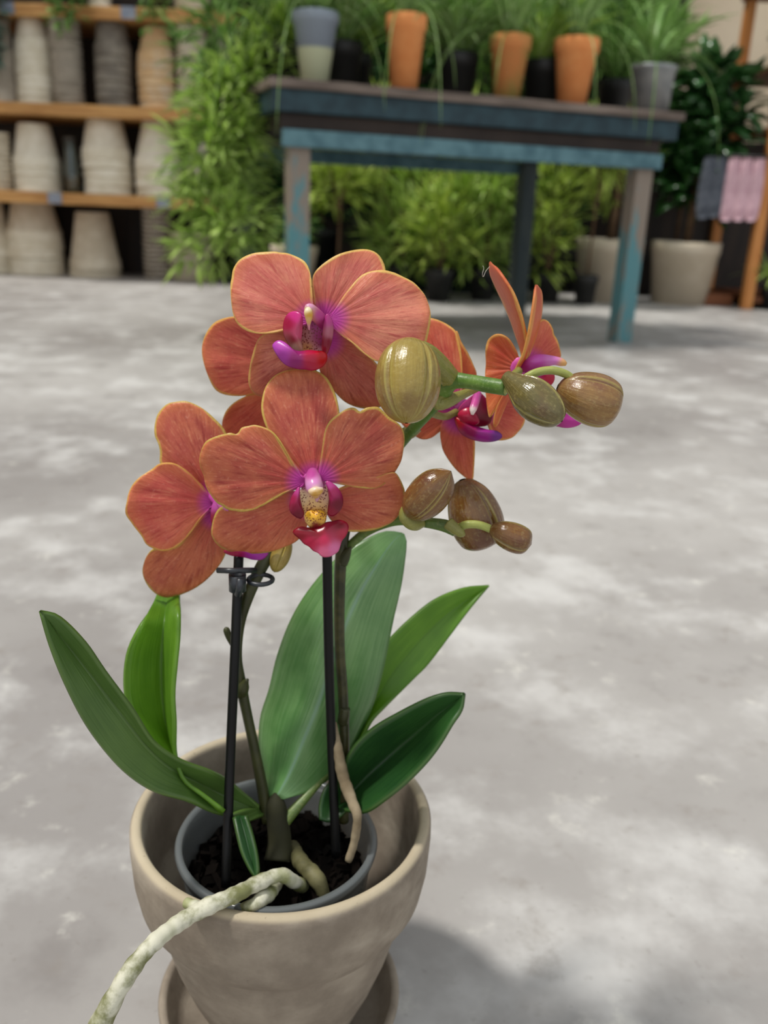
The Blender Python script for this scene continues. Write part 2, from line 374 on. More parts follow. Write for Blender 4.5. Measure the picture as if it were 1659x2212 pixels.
def potted(name, label, catg, base, rb, rt, h, mat, fol=None, stems=None, group=None, collar=.04, potname='pot'):
    x, y, z = [float(q) for q in base]
    t = thing(name, label, catg, (x, y, z), 0, group)
    v, f = pot_mesh(rb, rt, h, collar=collar); put(potname, v, f, mat, t, world=False)
    v, f = lathe([(.001, h-.02), (rt-.013, h-.02)], 24); put('soil', v, f, soil, t, world=False)
    if stems:
        for s in stems:
            v, f = tube3(s[0], s[1], 8); put('stem' if len(s) < 4 else s[3], v, f, s[2], t)
    for q in (fol or []): solid(put(q[3] if len(q) > 3 else 'foliage', q[0], q[1], q[2], t), .0006)
    return t

# ---------------------------------------------------------------- the blue table
teal = m_wood('chipped_teal_paint', (66, 100, 110), (92, 128, 136), (3, 3, 3), 6, .6)
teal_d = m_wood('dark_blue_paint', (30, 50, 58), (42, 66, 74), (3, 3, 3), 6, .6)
rust = m_wood('weathered_brown_board', (92, 80, 72), (132, 118, 108), (1, 12, 12), 5, .7)
def leg_mat():
    k = N('worn_leg_paint').set(.6, .35); co = k.coords(); n = k.noise(k.scale(co, (8, 8, 2)), 5, 5, .6)
    sep = k.n('ShaderNodeSeparateXYZ'); k.l(co, sep.inputs[0])
    f = k.math('ADD', k.map(sep.outputs[2], .25, .5, 0, .22), n)
    k.color(k.mix(k.map(f, .5, .66), srgb(84, 132, 138), srgb(134, 122, 110))); return k.m
legm = leg_mat(); leg_back = m_wood('dimmed_teal_leg', (44, 56, 58), (62, 70, 68), (3, 3, 1), 5, .7)  # back legs tinted darker in place of the dimness under the table
TH = .735; ang = math.radians(20.0); TL, TD = 1.26, .92
p0 = PY(622, 172, 2.66); TX, TY = float(p0[0])-.01, 2.645
table = thing('work_table', 'weathered teal-painted wooden table with potted plants on top', 'table', (TX, TY, 0), ang)
def tb(name, b, m): return bevel(put(name, *box(*b), m, table, smooth=False, world=False), .003)
tb('tabletop', (-.04, TL+.05, -.01, TD, TH-.024, TH), rust)
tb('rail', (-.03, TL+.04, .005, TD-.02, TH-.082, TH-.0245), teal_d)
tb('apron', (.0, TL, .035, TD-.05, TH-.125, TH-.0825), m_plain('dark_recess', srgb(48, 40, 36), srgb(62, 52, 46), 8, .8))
tb('rail', (.0, TL, .012, .03, TH-.172, TH-.1255), teal); tb('rail', (.0, TL, TD-.05, TD-.03, TH-.172, TH-.1255), teal)
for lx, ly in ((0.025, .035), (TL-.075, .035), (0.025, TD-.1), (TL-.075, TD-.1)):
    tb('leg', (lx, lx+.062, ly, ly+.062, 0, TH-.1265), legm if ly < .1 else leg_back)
def on_table(px, off=.02):
    """point on the table top, 'off' metres behind the front edge, seen in pixel column px"""
    c, s = math.cos(ang), math.sin(ang); best = None
    for u in np.linspace(-.05, TL+.05, 241):
        P = np.array([TX+c*u-s*off, TY+s*u+c*off, TH]); v = P-CAM; q = 829.5+FPX*(v@_R)/(v@_f)
        if best is None or abs(q-px) < best[0]: best = (abs(q-px), P)
    return best[1]+np.array([0, 0, .0005])
# pots on the table
def table_plant(px, rb, rt, h, mat, label, n, L, wd, spread, fm, off, trail=0, bias=(0, 0), collar=.04, potname='pot'):
    b = on_table(px, off); top = b+np.array([0, 0, h-.015])
    V, F = arching(top, n, L, wd, spread, bias=bias)
    if trail:
        for _ in range((trail+1)//2):
            a = random.uniform(-2.6, -.5); d = np.array([math.cos(a), math.sin(a), .55])
            leafmesh(V, F, top, d, random.uniform(.25, .6), .0035, 3.8, 12, up=np.array([0, 0, 1.]))
    return potted('grass_plant', label, 'potted plant', b, rb, rt, h, mat, [(V, F, fm)], group=None, collar=collar, potname=potname)
cream_grey = N('half_dipped_glaze').set(.4, .4)
_s = cream_grey.n('ShaderNodeSeparateXYZ'); cream_grey.l(cream_grey.coords(), _s.inputs[0])
cream_grey.color(cream_grey.mix(cream_grey.map(_s.outputs[2], .088, .096), srgb(206, 212, 178), srgb(134, 144, 156)))
galv = m_plain('galvanised_metal', srgb(132, 136, 138), srgb(160, 162, 162), 20, .45, .5, 0, .5)
def rpx(w, d=2.75): return w*d/FPX/2
table_plant(680, rpx(52), rpx(92), .185, cream_grey.m, 'arching spider plant in a pot with grey top and cream bottom', 70, .42, .012, .9, G_grass, .10, 5, (-.25, 0), collar=.03)
table_plant(873, rpx(54), rpx(82), .198, terra, 'narrow-leaved plant in the slim orange terracotta pot, leftmost of the three', 60, .36, .009, .45, G_grass, .07, 5)
table_plant(1093, rpx(52), rpx(86), .178, terra_moss, 'grassy plant in the moss-stained terracotta pot', 70, .36, .009, .5, G_grass, .08, 6)
table_plant(1232, rpx(60), rpx(96), .19, terra, 'tufted grass in the wide orange terracotta pot, rightmost of the three', 80, .36, .01, .5, G_grass, .08, 4)
table_plant(1400, rpx(84), rpx(104), .14, galv, 'trailing plant in a grey metal pot at the right end of the table', 34, .3, .016, .8, G_mid, .09, 4, collar=.015)
for (px, off, lab, fm, n, L) in ((735, .24, 'bushy grass in dark pot between cream-bottomed pot and first terracotta pot', G_grass, 110, .3), (985, .22, 'bushy grass in dark pot between first and second terracotta pots', G_grass, 130, .32), (1165, .2, 'tufted plant in dark pot squeezed between two right terracotta pots', G_bright, 90, .26), (760, .42, 'leafy green plant in a dark pot at the back left of the table', G_bright, 110, .4), (985, .44, 'grassy plant in a dark pot at the back middle of the table', G_grass, 120, .42), (1165, .44, 'tall grass in dark pot at the back of the table behind the right terracotta pots', G_grass, 120, .42), (1330, .42, 'fine-leaved plant in a dark pot at the back right of the table', G_mid, 120, .4), (640, .45, 'arching green plant in a dark pot at the back left corner of the table', G_grass, 80, .5)):
    table_plant(px, .05, .065, .14, darkpot, lab, n, L, .014, .8, fm, off)
# a hanging spider plant runner over the left table end
# ---------------------------------------------------------------- plants behind
trunk_m = m_plain('brown_bark', srgb(92, 70, 52), srgb(124, 100, 78), 20, .9, .1, .003)
planter_m = m_clay('stone_beige_planter', (198, 184, 162), (212, 200, 180), (182, 168, 146), 6)
def shrub(px, Y, z0, z1, wpx, fm, n, L, wd, label, name='leafy_shrub', rpot=.1, hp=.18, potm=None, droop=.3, trunk=False, zoff=0, updir=.25, pys=300, seg=2):
    P = PY(px, pys, Y); X = float(P[0]); w = wpx*Y/FPX/2
    zc, hz = (z0+z1)/2, (z1-z0)/2
    blobs = [(X+random.uniform(-.35, .35)*w, Y+random.uniform(-.06, .06), zc+random.uniform(-.5, .5)*hz, w*.72, min(w, .16), hz*.62) for _ in range(7)]
    V, F = foliage_cloud(blobs, n, L, wd, droop, updir, seg)
    st = [([(X, Y, zoff+hp-.03), (X+.01, Y, (z0+zc)/2), (X-.01, Y, zc+hz*.4)], [.012 if trunk else .006, .010 if trunk else .005, .004], trunk_m)]
    for a in (-.5, .5): st.append(([(X, Y, max(zoff+hp, z0)), (X+a*w*.5, Y+.02, zc), (X+a*w, Y, zc+hz*.6)], [.005, .004, .002], trunk_m, 'branch'))
    return potted(name, label, 'plant', (X, Y, zoff), rpot*.75, rpot, hp, potm or darkpot, [(V, F, fm)], st)
plat = put('low_platform', *box(-.9, .62, 4.84, 5.5, 0, .05), m_plain('dark_green_platform', srgb(22, 30, 26), srgb(34, 44, 38), 4, .8, .1), smooth=False)
bevel(tag(plat, 'low dark green platform holding the ferns behind the table', 'platform'), .004)
ZP = .0505
# foliage hanging from the left end of the table
def hanging(px, off, z0, z1, wpx, fm, n, L, wd, label, h=.13):
    b = on_table(px, off); b = b.copy(); X, Y = float(b[0]), float(b[1]); w = wpx*Y/FPX/2
    V, F = [], []
    blobs = [(X-.10-random.uniform(0, .12), Y-.0+random.uniform(-.16, .02), z0+(z1-z0)*(k+.5)/8, w*random.uniform(.55, .95), .10, (z1-z0)*.12) for k in range(8)]
    V, F = foliage_cloud(blobs+[(X-.02, Y, z1+.06, w*.8, .1, .07)], n, L, wd, .6, .1, 2)
    st = []
    for a in (-.14, -.2, -.08):
        st.append(([(X, Y, b[2]+h-.03), (X+a*.4, Y-.03, b[2]+h+.10), (X+a, Y-.08, z1-.1), (X+a*1.1, Y-.09, z0+.1)], [.004, .004, .003, .002], stemg, 'runner'))
    return potted('hanging_fern', label, 'potted plant', b, .05, .065, h, darkpot, [(V, F, fm)], st)
stemg = m_plain('soft_green_stem', srgb(96, 120, 56), srgb(120, 144, 76), 30, .6)
hanging(612, .30, .24, .80, 190, G_bright, 1500, .085, .014, 'bright feathery fern trailing down from the left end of the table')
hanging(622, .50, .50, 1.0, 200, G_mid, 800, .11, .016, 'darker green fern at the back left corner of the table above the bright one')
for a in ((735, 4.5, .40, .74, 150, G_yel, 260, .15, .024, 'yellow-green fern just right of the left table leg'),
          (830, 4.9, .50, .96, 130, G_yel, 260, .15, .024, 'tall yellow-green plant with leaves hanging near the rail'),
          (880, 4.6, .08, .62, 170, G_bright, 420, .15, .018, 'light green feathery plant behind the upper orchid flower'),
          (1000, 4.9, .46, .92, 170, G_yel, 420, .15, .022, 'yellow-green arching plant under the middle of the table'),
          (1065, 4.5, .08, .72, 220, G_bright, 680, .15, .019, 'widest light green fern under the table'),
          (965, 4.35, .10, .50, 150, G_yel, 320, .13, .018, 'low yellow-green fern in front of the widest fern'),
          ):
    shrub(*a, name='fern_plant', rpot=.07, hp=.15, droop=.5, updir=.5, zoff=0 if a[1] < 4.8 else ZP)
shrub(1210, 4.55, .10, .62, 150, G_yel, 340, .13, .018, 'yellowish fern with thin stems left of the square planters', 'fern_plant', .08, .14, darkpot, .4, updir=.4)
shrub(1300, 4.5, .44, .90, 190, G_yel, 460, .14, .022, 'yellow-green bush growing over the left beige planter', 'leafy_bush', .06, .14, darkpot, .4)
# dark background shrubs up to the top of the frame
for i, (px, Y, z0, z1, wp, fm, n, L, wd, lab) in enumerate((
    (520, 5.2, 1.0, 1.75, 230, G_mid, 800, .13, .03, 'tall leafy tree in front of the dark wall beside the shelving'),
    (700, 5.3, .95, 1.75, 240, G_mid, 900, .13, .03, 'tall leafy tree rising behind the left end of the table'),
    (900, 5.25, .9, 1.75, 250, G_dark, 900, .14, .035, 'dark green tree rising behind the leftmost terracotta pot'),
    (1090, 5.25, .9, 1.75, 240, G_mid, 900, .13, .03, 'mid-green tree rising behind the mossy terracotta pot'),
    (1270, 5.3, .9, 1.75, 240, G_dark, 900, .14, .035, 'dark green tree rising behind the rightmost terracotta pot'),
    (1410, 5.2, 1.0, 1.7, 170, G_mid, 700, .11, .03, 'tree with small leaves beside the cream wall'))):
    shrub(px, Y, z0, z1, wp, fm, n, L, wd, lab, 'indoor_tree', .12, .24, None, .3, True, pys=60, zoff=ZP if px < 1030 else 0)
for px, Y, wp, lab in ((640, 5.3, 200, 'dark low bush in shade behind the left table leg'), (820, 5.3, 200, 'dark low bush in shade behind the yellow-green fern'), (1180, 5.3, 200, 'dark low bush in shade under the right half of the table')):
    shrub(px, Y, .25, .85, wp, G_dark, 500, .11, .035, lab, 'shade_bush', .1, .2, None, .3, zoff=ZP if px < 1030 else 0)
# beige planters on the right
for px, Y, wp, lab, tl in ((1308, 4.72, 136, 'beige stone planter with a slim tree, nearest the table leg', 'slim tree'), (1455, 4.76, 138, 'beige stone planter with dark-leaved tree, right of the table leg', 'dark')):
    P = PZ(px, 652, 0); X = float(P[0]); r = wp*Y/FPX/2
    if tl == 'dark':
        blobs = [(X+.05, Y, .88, .17, .16, .28), (X+.10, Y, .80, .14, .14, .14), (X+.02, Y, .62, .15, .14, .16), (X-.04, Y, 1.05, .12, .12, .12)]
        V, F = foliage_cloud(blobs, 420, .13, .07, .4, .1, 3); fm = G_dark
    else:
        blobs = [(X-.05, Y+.1, .62, .15, .12, .15), (X+.02, Y+.1, .8, .13, .12, .12)]; V, F = foliage_cloud(blobs, 200, .11, .02, .4, .3, 2); fm = G_yel
    potted('planter_tree', lab, 'potted tree', (X, Y, 0), r*.78, r, .31, planter_m, [(V, F, fm)], [([(X, Y, .27), (X+.01, Y, .6), (X+.04, Y, 1.0)], [.022, .016, .008], trunk_m, 'trunk')], collar=.06)
# dark glossy tree to the right
shrub(1490, 4.95, .55, 1.05, 120, G_dark, 300, .14, .08, 'dark glossy broad-leaved tree in front of the cream wall', 'rubber_tree', .12, .24, None, .3, True, seg=3)
# floor pots hidden between table leg and flower
b = PZ(690, 585, 0); potted('planter_bush', 'pale round pot with a low bush seen past the left table leg', 'potted plant', (float(b[0]), 4.6, 0), .085, .12, .22, planter_m, [foliage_cloud([(float(b[0]), 4.6, .3, .09, .09, .06)], 90, .08, .02)+(G_mid,)])

# ---------------------------------------------------------------- right display unit
rustwood = m_wood('red_brown_wood', (96, 54, 32), (130, 78, 46), (1, 10, 10), 3)
honey = m_wood('amber_post', (186, 118, 58), (206, 142, 80), (10, 10, 1), 3)
P = PZ(1603, 668, 0); ux, uy = float(P[0]), float(P[1])
unit = thing('display_rack', 'amber wooden display rack with red-brown shelves at the right edge', 'rack', (ux, uy, 0))
for dx, dy in ((0, 0), (0, .6), (1.1, 0), (1.1, .6)):
    bevel(put('post', *box(dx, dx+.05, dy, dy+.05, 0, 1.9), honey, unit, smooth=False, world=False), .003)
for z in (.03, .835, 1.10, 1.5):
    bevel(put('shelf', *box(.051 if z < 1 else -.02, 1.099, .0 if z > 1 else .052, .65, z, z+.03), rustwood, unit, smooth=False, world=False), .003)
put('shade_back_panel', *box(-.42, 1.099, .656, .68, .0, .83), dark_wood, unit, smooth=False, world=False)  # panel extended sideways, added to darken the area behind the rack
low = put('wooden_plank', *box(ux-.28, ux-.01, uy+.12, uy+.55, 0, .06), rustwood, smooth=False); bevel(tag(low, 'red-brown wooden plank platform at the foot of the rack', 'plank'), .004)
xx = ux+.09
for k in range(3):
    v, f = pot_mesh(.05, .065, .13); o = put('terracotta_pot', v, f, m_clay('peach_terracotta', (214, 158, 112), (226, 176, 134), (200, 140, 96), 12) if k == 0 else bpy.data.materials['peach_terracotta'], world=False)
    o.location = (xx+.15*k, uy+.14, .866); tag(o, ['peach terracotta pot nearest the post on the right rack shelf', 'peach terracotta pot in the middle of the right rack shelf', 'peach terracotta pot farthest right on the right rack shelf'][k], 'flower pot', 'peach pots on the right rack')
# trailing plants on the rack
for (dx, dz, lab, gm) in ((.10, 1.131, 'grey-green trailing plant on the upper rack shelf at the right edge', G_blue), (.02, 1.531, 'green plant on the top rack shelf at the right edge', G_mid)):
    x, y = ux+dx, uy+.12
    V, F = foliage_cloud([(x, y-.02, dz+.12, .12, .1, .1), (x-.02, y-.08, dz-.0, .09, .05, .14)], 260, .05, .025)
    potted('trailing_plant', lab, 'potted plant', (x, y, dz), .05, .065, .11, darkpot, [(V, F, gm)])
b = PZ(1625, 660, 0); V, F = arching((float(b[0])+.02, float(b[1])-.18, .1), 40, .22, .016, .8)
potted('grass_plant', 'small bright green plant on the floor by the rack post', 'potted plant', (float(b[0])+.02, float(b[1])-.18, 0), .045, .06, .11, darkpot, [(V, F, G_bright)])
# cloth garments hanging from the rack
def glove(px, mat, lab, hw=.035):
    x = float(PY(px, 350, uy-.03)[0]); z1 = .705; z0 = z1-.29*random.uniform(.9, 1.05); V, F = [], []
    n = 12; m = 14; y = uy-.035
    for j in range(m):
        t = j/(m-1); z = z1+(z0-z1)*t; wv = hw*(.75+.35*math.sin(t*2.6))*(1 if t < .93 else .7)
        for i in range(n): a = 2*PI*i/n; V.append((x+wv*math.cos(a), y+.014*math.sin(a)*(1+.3*math.sin(9*t)), z))
    for j in range(m-1):
        for i in range(n): k = (i+1) % n; F.append((j*n+i, j*n+k, (j+1)*n+k, (j+1)*n+i))
    F.append(tuple(range(n))); F.append(tuple((m-1)*n+i for i in reversed(range(n))))
    tag(put('gardening_glove', V, F, mat), lab, 'glove')
pink = m_plain('dusty_pink_cloth', srgb(190, 150, 160), srgb(214, 178, 186), 30, .9, .1, .002)
greyc = m_plain('grey_cloth', srgb(70, 74, 82), srgb(96, 100, 108), 30, .9, .1, .002)
put('hanging_rail', *tube3([(ux-.22, uy-.035, .712), (ux+.4, uy-.035, .712)], .006), m_plain('black_steel', srgb(20, 20, 20), srgb(30, 30, 30), 5, .4), unit)
for px, m_, lab in ((1533, greyc, 'dark grey glove hanging at the far left of the rail'), (1556, greyc, 'dark grey glove hanging beside the pink ones'), (1585, pink, 'dusty pink glove hanging next to the grey ones'), (1612, pink, 'dusty pink glove hanging in the middle of the pink row'), (1640, pink, 'dusty pink glove hanging nearest the right edge')):
    glove(px, m_, lab)
# trailing plants on the left shelves
def trailer(px, py, Y, z, lab, gm, n=220, w=.1, drop=.12, L=.05, wd=.03):
    x = float(PY(px, py, Y)[0])
    V, F = foliage_cloud([(x, Y, z+.13, w, .07, .06), (x+.02, SY0-.05, z+.02, w*.7, .03, drop), (x-.03, SY0-.05, z-.04, w*.5, .03, drop)], n, L, wd)
    potted('trailing_plant', lab, 'potted plant', (x, Y, z+.0005), .045, .06, .11, darkpot, [(V, F, gm)])
trailer(165, 20, SY0+.10, zt, 'bright trailing plant spilling over the top shelf above the grey saucer column', G_mid, 260, .12, .1)
trailer(345, 20, SY0+.10, zt, 'small trailing plant over the top shelf above the tan pots', G_mid, 120, .07, .08, .045)
trailer(8, 120, SY0-.02+.14, zt, 'blue-green trailing plant hanging at the left edge of the shelves', G_blue, 300, .08, .34, .07, .045)

# ================================================================ foreground: pots
PX_, PY_ = -.042, .347
clay = N('grey_beige_clay').set(.85, .2); _c = clay.coords()
_n = clay.noise(_c, 28, 6, .62); _n2 = clay.noise(clay.scale(_c, (1, 1, 2)), 12, 5); _n3 = clay.noise(_c, 420, 3)
_col = clay.mix(clay.map(_n, .33, .68), srgb(126, 115, 102), srgb(156, 145, 130)); _col = clay.mix(clay.map(_n2, .5, .7, 0, .75), _col, srgb(182, 172, 156))
_geo = clay.n('ShaderNodeSeparateXYZ'); clay.l(_c, _geo.inputs[0])
_col = clay.mix(clay.map(_geo.outputs[2], .1325, .1345, 0, .55), _col, srgb(204, 190, 160))  # lighter band puts the rim's highlight into the clay colour
_col = clay.mix(clay.map(_n3, .66, .8, 0, .5), _col, srgb(100, 88, 74)); clay.color(_col); clay.bump(clay.math('ADD', clay.noise(_c, 260, 5), _n), .3, .0008)
prof = [(.003, .009), (.0335, .009), (.0352, .011), (.0405, .026), (.0470, .042), (.0530, .060), (.0578, .079), (.0595, .0875), (.0606, .0895), (.0632, .0915), (.0675, .099), (.0694, .110), (.0702, .126), (.0700, .1325), (.0682, .1350), (.0655, .1350), (.0640, .1325), (.0625, .118), (.0602, .095), (.0530, .080), (.0390, .034), (.034, .0185), (.003, .0175)]
def dense(pr, k=3):
    out = []
    for a, b in zip(pr[:-1], pr[1:]):
        for i in range(k): t = i/k; out.append((a[0]*(1-t)+b[0]*t, a[1]*(1-t)+b[1]*t))
    return out+[pr[-1]]
v, f = lathe(dense(prof, 2), 128, PX_, PY_, 0); potob = put('clay_flower_pot', v, f, clay.m); potob.data.transform(Matrix.Translation((0, 0, .009))); potob.location.z -= .009
tag(potob, 'weathered grey-beige clay pot holding the orange orchid in its plastic pot', 'flower pot')
sp = [(.003, 0), (.046, 0), (.050, .003), (.0595, .021), (.0612, .0235), (.0600, .0252), (.0575, .0248), (.0560, .022), (.0485, .0085), (.003, .0082)]
v, f = lathe(dense(sp, 2), 96, PX_-.0015, PY_+.002, 0); tag(put('clay_saucer', v, f, clay.m), 'grey-beige clay saucer under the large orchid pot on the floor', 'saucer')
# grower pot
gp = N('smoky_clear_plastic').set(.22, .5); gp.color(srgb(110, 115, 116)); gp.b.inputs['Alpha'].default_value = .7
GX, GY, GZ = -.0425, .3295, .131
gs = .975
gprof = [(.030, -.095), (.0325, -.098), (.0435, -.012), (.0437, -.003), (.0462, -.002), (.0468, .0005), (.0460, .0022), (.0436, .0022), (.0425, -.001), (.0418, -.012), (.031, -.093)]
v, f = lathe([(a*gs, b_) for a, b_ in dense(gprof, 2)], 96, GX, GY, GZ)
tag(put('grower_pot', v, f, gp.m), 'thin smoky plastic grower pot set inside the clay pot', 'plastic pot')
# bark filling
bark = m_plain('dark_bark', srgb(4, 3, 2), srgb(15, 10, 7), 60, .95, .08, .002)  # near-black tone for all chips
V, F = [], []
vv, ff = lathe([(.001, -.018), (.0400, -.019)], 40, GX, GY, GZ); V += vv; F += ff
for _ in range(420):
    a = random.uniform(0, 2*PI); r = .038*math.sqrt(random.random()); c = np.array([GX+r*math.cos(a), GY+r*math.sin(a), GZ-.017+random.uniform(-.001, .004)])
    s = np.array([random.uniform(.0015, .0045), random.uniform(.001, .003), random.uniform(.0008, .002)]); q = rng.normal(size=(3, 3)); q, _x = np.linalg.qr(q)
    i0 = len(V)
    bv, bf = box(-s[0], s[0], -s[1], s[1], -s[2], s[2])
    V += [tuple(c+q@np.array(t)*(.8+.4*random.random())) for t in bv]; F += [tuple(i0+k for k in g) for g in bf]
o = put('bark_chips', V, F, bark, smooth=False); o['kind'] = 'stuff'; tag(o, 'dark bark chips filling the plastic grower pot', 'bark')

# ================================================================ the orchid
orchid = thing('orchid_plant', 'orange-red moth orchid with magenta lips, buds and strappy green leaves in the clay pot', 'orchid', (GX, GY, GZ-.02))
def pxl(p):  # list of (x, y, Y) -> world
    return np.array([PY(*q) for q in p])
def ribbon(name, L, Mi, Rr, mat, parent, nu=44, nv=14, thick=.0016):
    """leaf blade from left edge, midrib and right edge; each a list of (x, y, Y)"""
    A, B, C = [cat(q, nu) for q in (L, Mi, Rr)]
    A, B, C = [np.array([PY(*p) for p in q]) for q in (A, B, C)]
    V, att = [], []
    for j in range(nu):
        for i in range(nv+1):
            t = i/nv; 
            if t < .5: s = t*2; p = A[j]*(1-s)+B[j]*s
            else: s = t*2-1; p = B[j]*(1-s)+C[j]*s
            # quadratic smoothing so the fold is a soft V
            q = A[j]*(1-t)**2+2*B[j]*t*(1-t)+C[j]*t*t; p = p*.72+q*.28
            V.append(p); att.append((abs(2*t-1), j/nu*3, 0))
    F = [(j*(nv+1)+i, j*(nv+1)+i+1, (j+1)*(nv+1)+i+1, (j+1)*(nv+1)+i) for j in range(nu-1) for i in range(nv)]
    return solid(put(name, V, F, mat, parent, attr={'pc': att}), thick)
leafA = m_leaf('leaf_olive_green', (72, 102, 44), (92, 122, 58), (48, 78, 30), .36, .16)
leafB = m_leaf('leaf_lime_green', (84, 128, 34), (116, 162, 50), (60, 98, 30), .34, .34, (160, 205, 30))
leafC = m_leaf('leaf_soft_green', (84, 132, 70), (120, 162, 100), (116, 152, 132), .27, .14, spec=.9)
leafE = m_leaf('leaf_deep_green', (30, 66, 30), (46, 88, 38), (26, 56, 26), .36, .12)
# A: long leaf to the far left
ribbon('leaf', [(560, 1757, .332), (503, 1763, .322), (460, 1754, .315), (404, 1729, .308), (337, 1711, .302), (281, 1677, .297), (232, 1628, .293), (183, 1560, .290), (140, 1474, .289), (109, 1394, .289), (88, 1321, .290)],
       [(560, 1750, .334), (520, 1735, .330), (470, 1712, .328), (420, 1685, .322), (370, 1655, .316), (318, 1605, .310), (270, 1545, .305), (215, 1475, .302), (165, 1415, .299), (125, 1368, .295), (88, 1321, .290)],
       [(560, 1742, .332), (530, 1715, .330), (490, 1683, .326), (453, 1665, .320), (386, 1640, .312), (330, 1600, .306), (285, 1530, .301), (226, 1450, .297), (183, 1388, .294), (128, 1333, .292), (88, 1321, .290)], leafA, orchid)
# B: upright lime leaf
ribbon('leaf', [(470, 1756, .318), (425, 1732, .318), (386, 1683, .320), (361, 1640, .322), (337, 1616, .324), (306, 1579, .326), (277, 1530, .328), (268, 1474, .330), (276, 1407, .333), (306, 1345, .338), (337, 1290, .362), (348, 1225, .376), (366, 1165, .392)],
       [(478, 1755, .316), (430, 1718, .330), (400, 1680, .334), (384, 1640, .336), (370, 1600, .339), (362, 1555, .341), (358, 1500, .343), (356, 1450, .344), (356, 1400, .346), (358, 1345, .349), (362, 1290, .364), (366, 1225, .378), (368, 1165, .392)],
       [(485, 1752, .312), (440, 1718, .312), (402, 1690, .313), (386, 1660, .314), (378, 1620, .317), (378, 1560, .319), (375, 1500, .322), (380, 1437, .325), (386, 1376, .330), (387, 1320, .336), (387, 1285, .360), (384, 1225, .374), (370, 1165, .392)], leafB, orchid)
# C: the big centre leaf
ribbon('leaf', [(583, 1722, .338), (570, 1671, .346), (561, 1610, .352), (564, 1548, .357), (583, 1487, .361), (601, 1413, .364), (632, 1333, .366), (675, 1265, .368), (736, 1198, .371), (798, 1161, .375), (835, 1148, .379), (866, 1152, .382)],
       [(596, 1724, .336), (625, 1672, .340), (655, 1600, .343), (682, 1535, .345), (705, 1470, .347), (728, 1400, .350), (752, 1335, .354), (780, 1275, .360), (808, 1228, .366), (832, 1190, .372), (852, 1165, .378), (870, 1154, .382)],
       [(613, 1727, .336), (680, 1702, .345), (738, 1655, .353), (775, 1590, .359), (803, 1525, .363), (825, 1450, .366), (838, 1388, .368), (850, 1330, .370), (865, 1265, .373), (874, 1205, .377), (877, 1170, .380), (872, 1155, .382)], leafC, orchid, nv=18)
# D: narrow leaf to the upper right
ribbon('leaf', [(735, 1650, .350), (752, 1600, .356), (768, 1550, .361), (790, 1480, .366), (813, 1420, .371), (838, 1385, .376), (884, 1339, .382), (939, 1296, .388), (1001, 1271, .394), (1056, 1265, .400)],
       [(738, 1656, .352), (762, 1612, .360), (785, 1565, .366), (815, 1510, .372), (845, 1460, .377), (880, 1415, .382), (915, 1375, .387), (960, 1333, .392), (1005, 1300, .396), (1056, 1265, .400)],
       [(742, 1660, .350), (772, 1618, .355), (800, 1560, .360), (830, 1528, .366), (860, 1500, .371), (895, 1466, .376), (925, 1435, .381), (972, 1374, .387), (1020, 1308, .393), (1056, 1265, .400)], leafB, orchid)
# E: broad dark leaf to the right
ribbon('leaf', [(718, 1738, .338), (728, 1700, .338), (742, 1655, .338), (765, 1612, .338), (805, 1574, .338), (859, 1542, .338), (921, 1511, .338), (965, 1498, .338), (1003, 1499, .338)],
       [(730, 1745, .338), (752, 1718, .346), (785, 1685, .350), (822, 1652, .352), (858, 1620, .352), (895, 1588, .350), (932, 1556, .346), (968, 1527, .342), (1003, 1499, .338)],
       [(745, 1750, .332), (790, 1754, .326), (835, 1725, .324), (878, 1690, .324), (921, 1646, .325), (950, 1608, .327), (976, 1565, .330), (997, 1533, .334), (1003, 1499, .338)], leafE, orchid)
# F, G: small low leaves
ribbon('leaf', [(690, 1770, .335), (690, 1740, .34), (700, 1705, .345), (720, 1680, .35)], [(705, 1775, .335), (715, 1745, .342), (728, 1715, .347), (745, 1690, .352)], [(725, 1775, .335), (745, 1755, .338), (765, 1735, .342), (775, 1712, .348)], leafE, orchid, 16, 8)
ribbon('leaf', [(505, 1765, .312), (512, 1800, .306), (522, 1840, .300), (538, 1875, .296), (553, 1900, .294)], [(518, 1762, .316), (528, 1800, .309), (538, 1838, .303), (547, 1872, .298), (554, 1900, .294)], [(532, 1762, .313), (545, 1800, .307), (554, 1838, .301), (558, 1875, .296), (556, 1900, .294)], leafE, orchid, 20, 8)
ribbon('leaf', [(560, 1740, .34), (545, 1745, .33), (520, 1752, .322), (500, 1760, .318)], [(570, 1752, .34), (550, 1755, .332), (525, 1762, .325), (500, 1765, .318)], [(585, 1755, .34), (560, 1765, .33), (530, 1775, .322), (500, 1770, .318)], leafA, orchid, 12, 6)

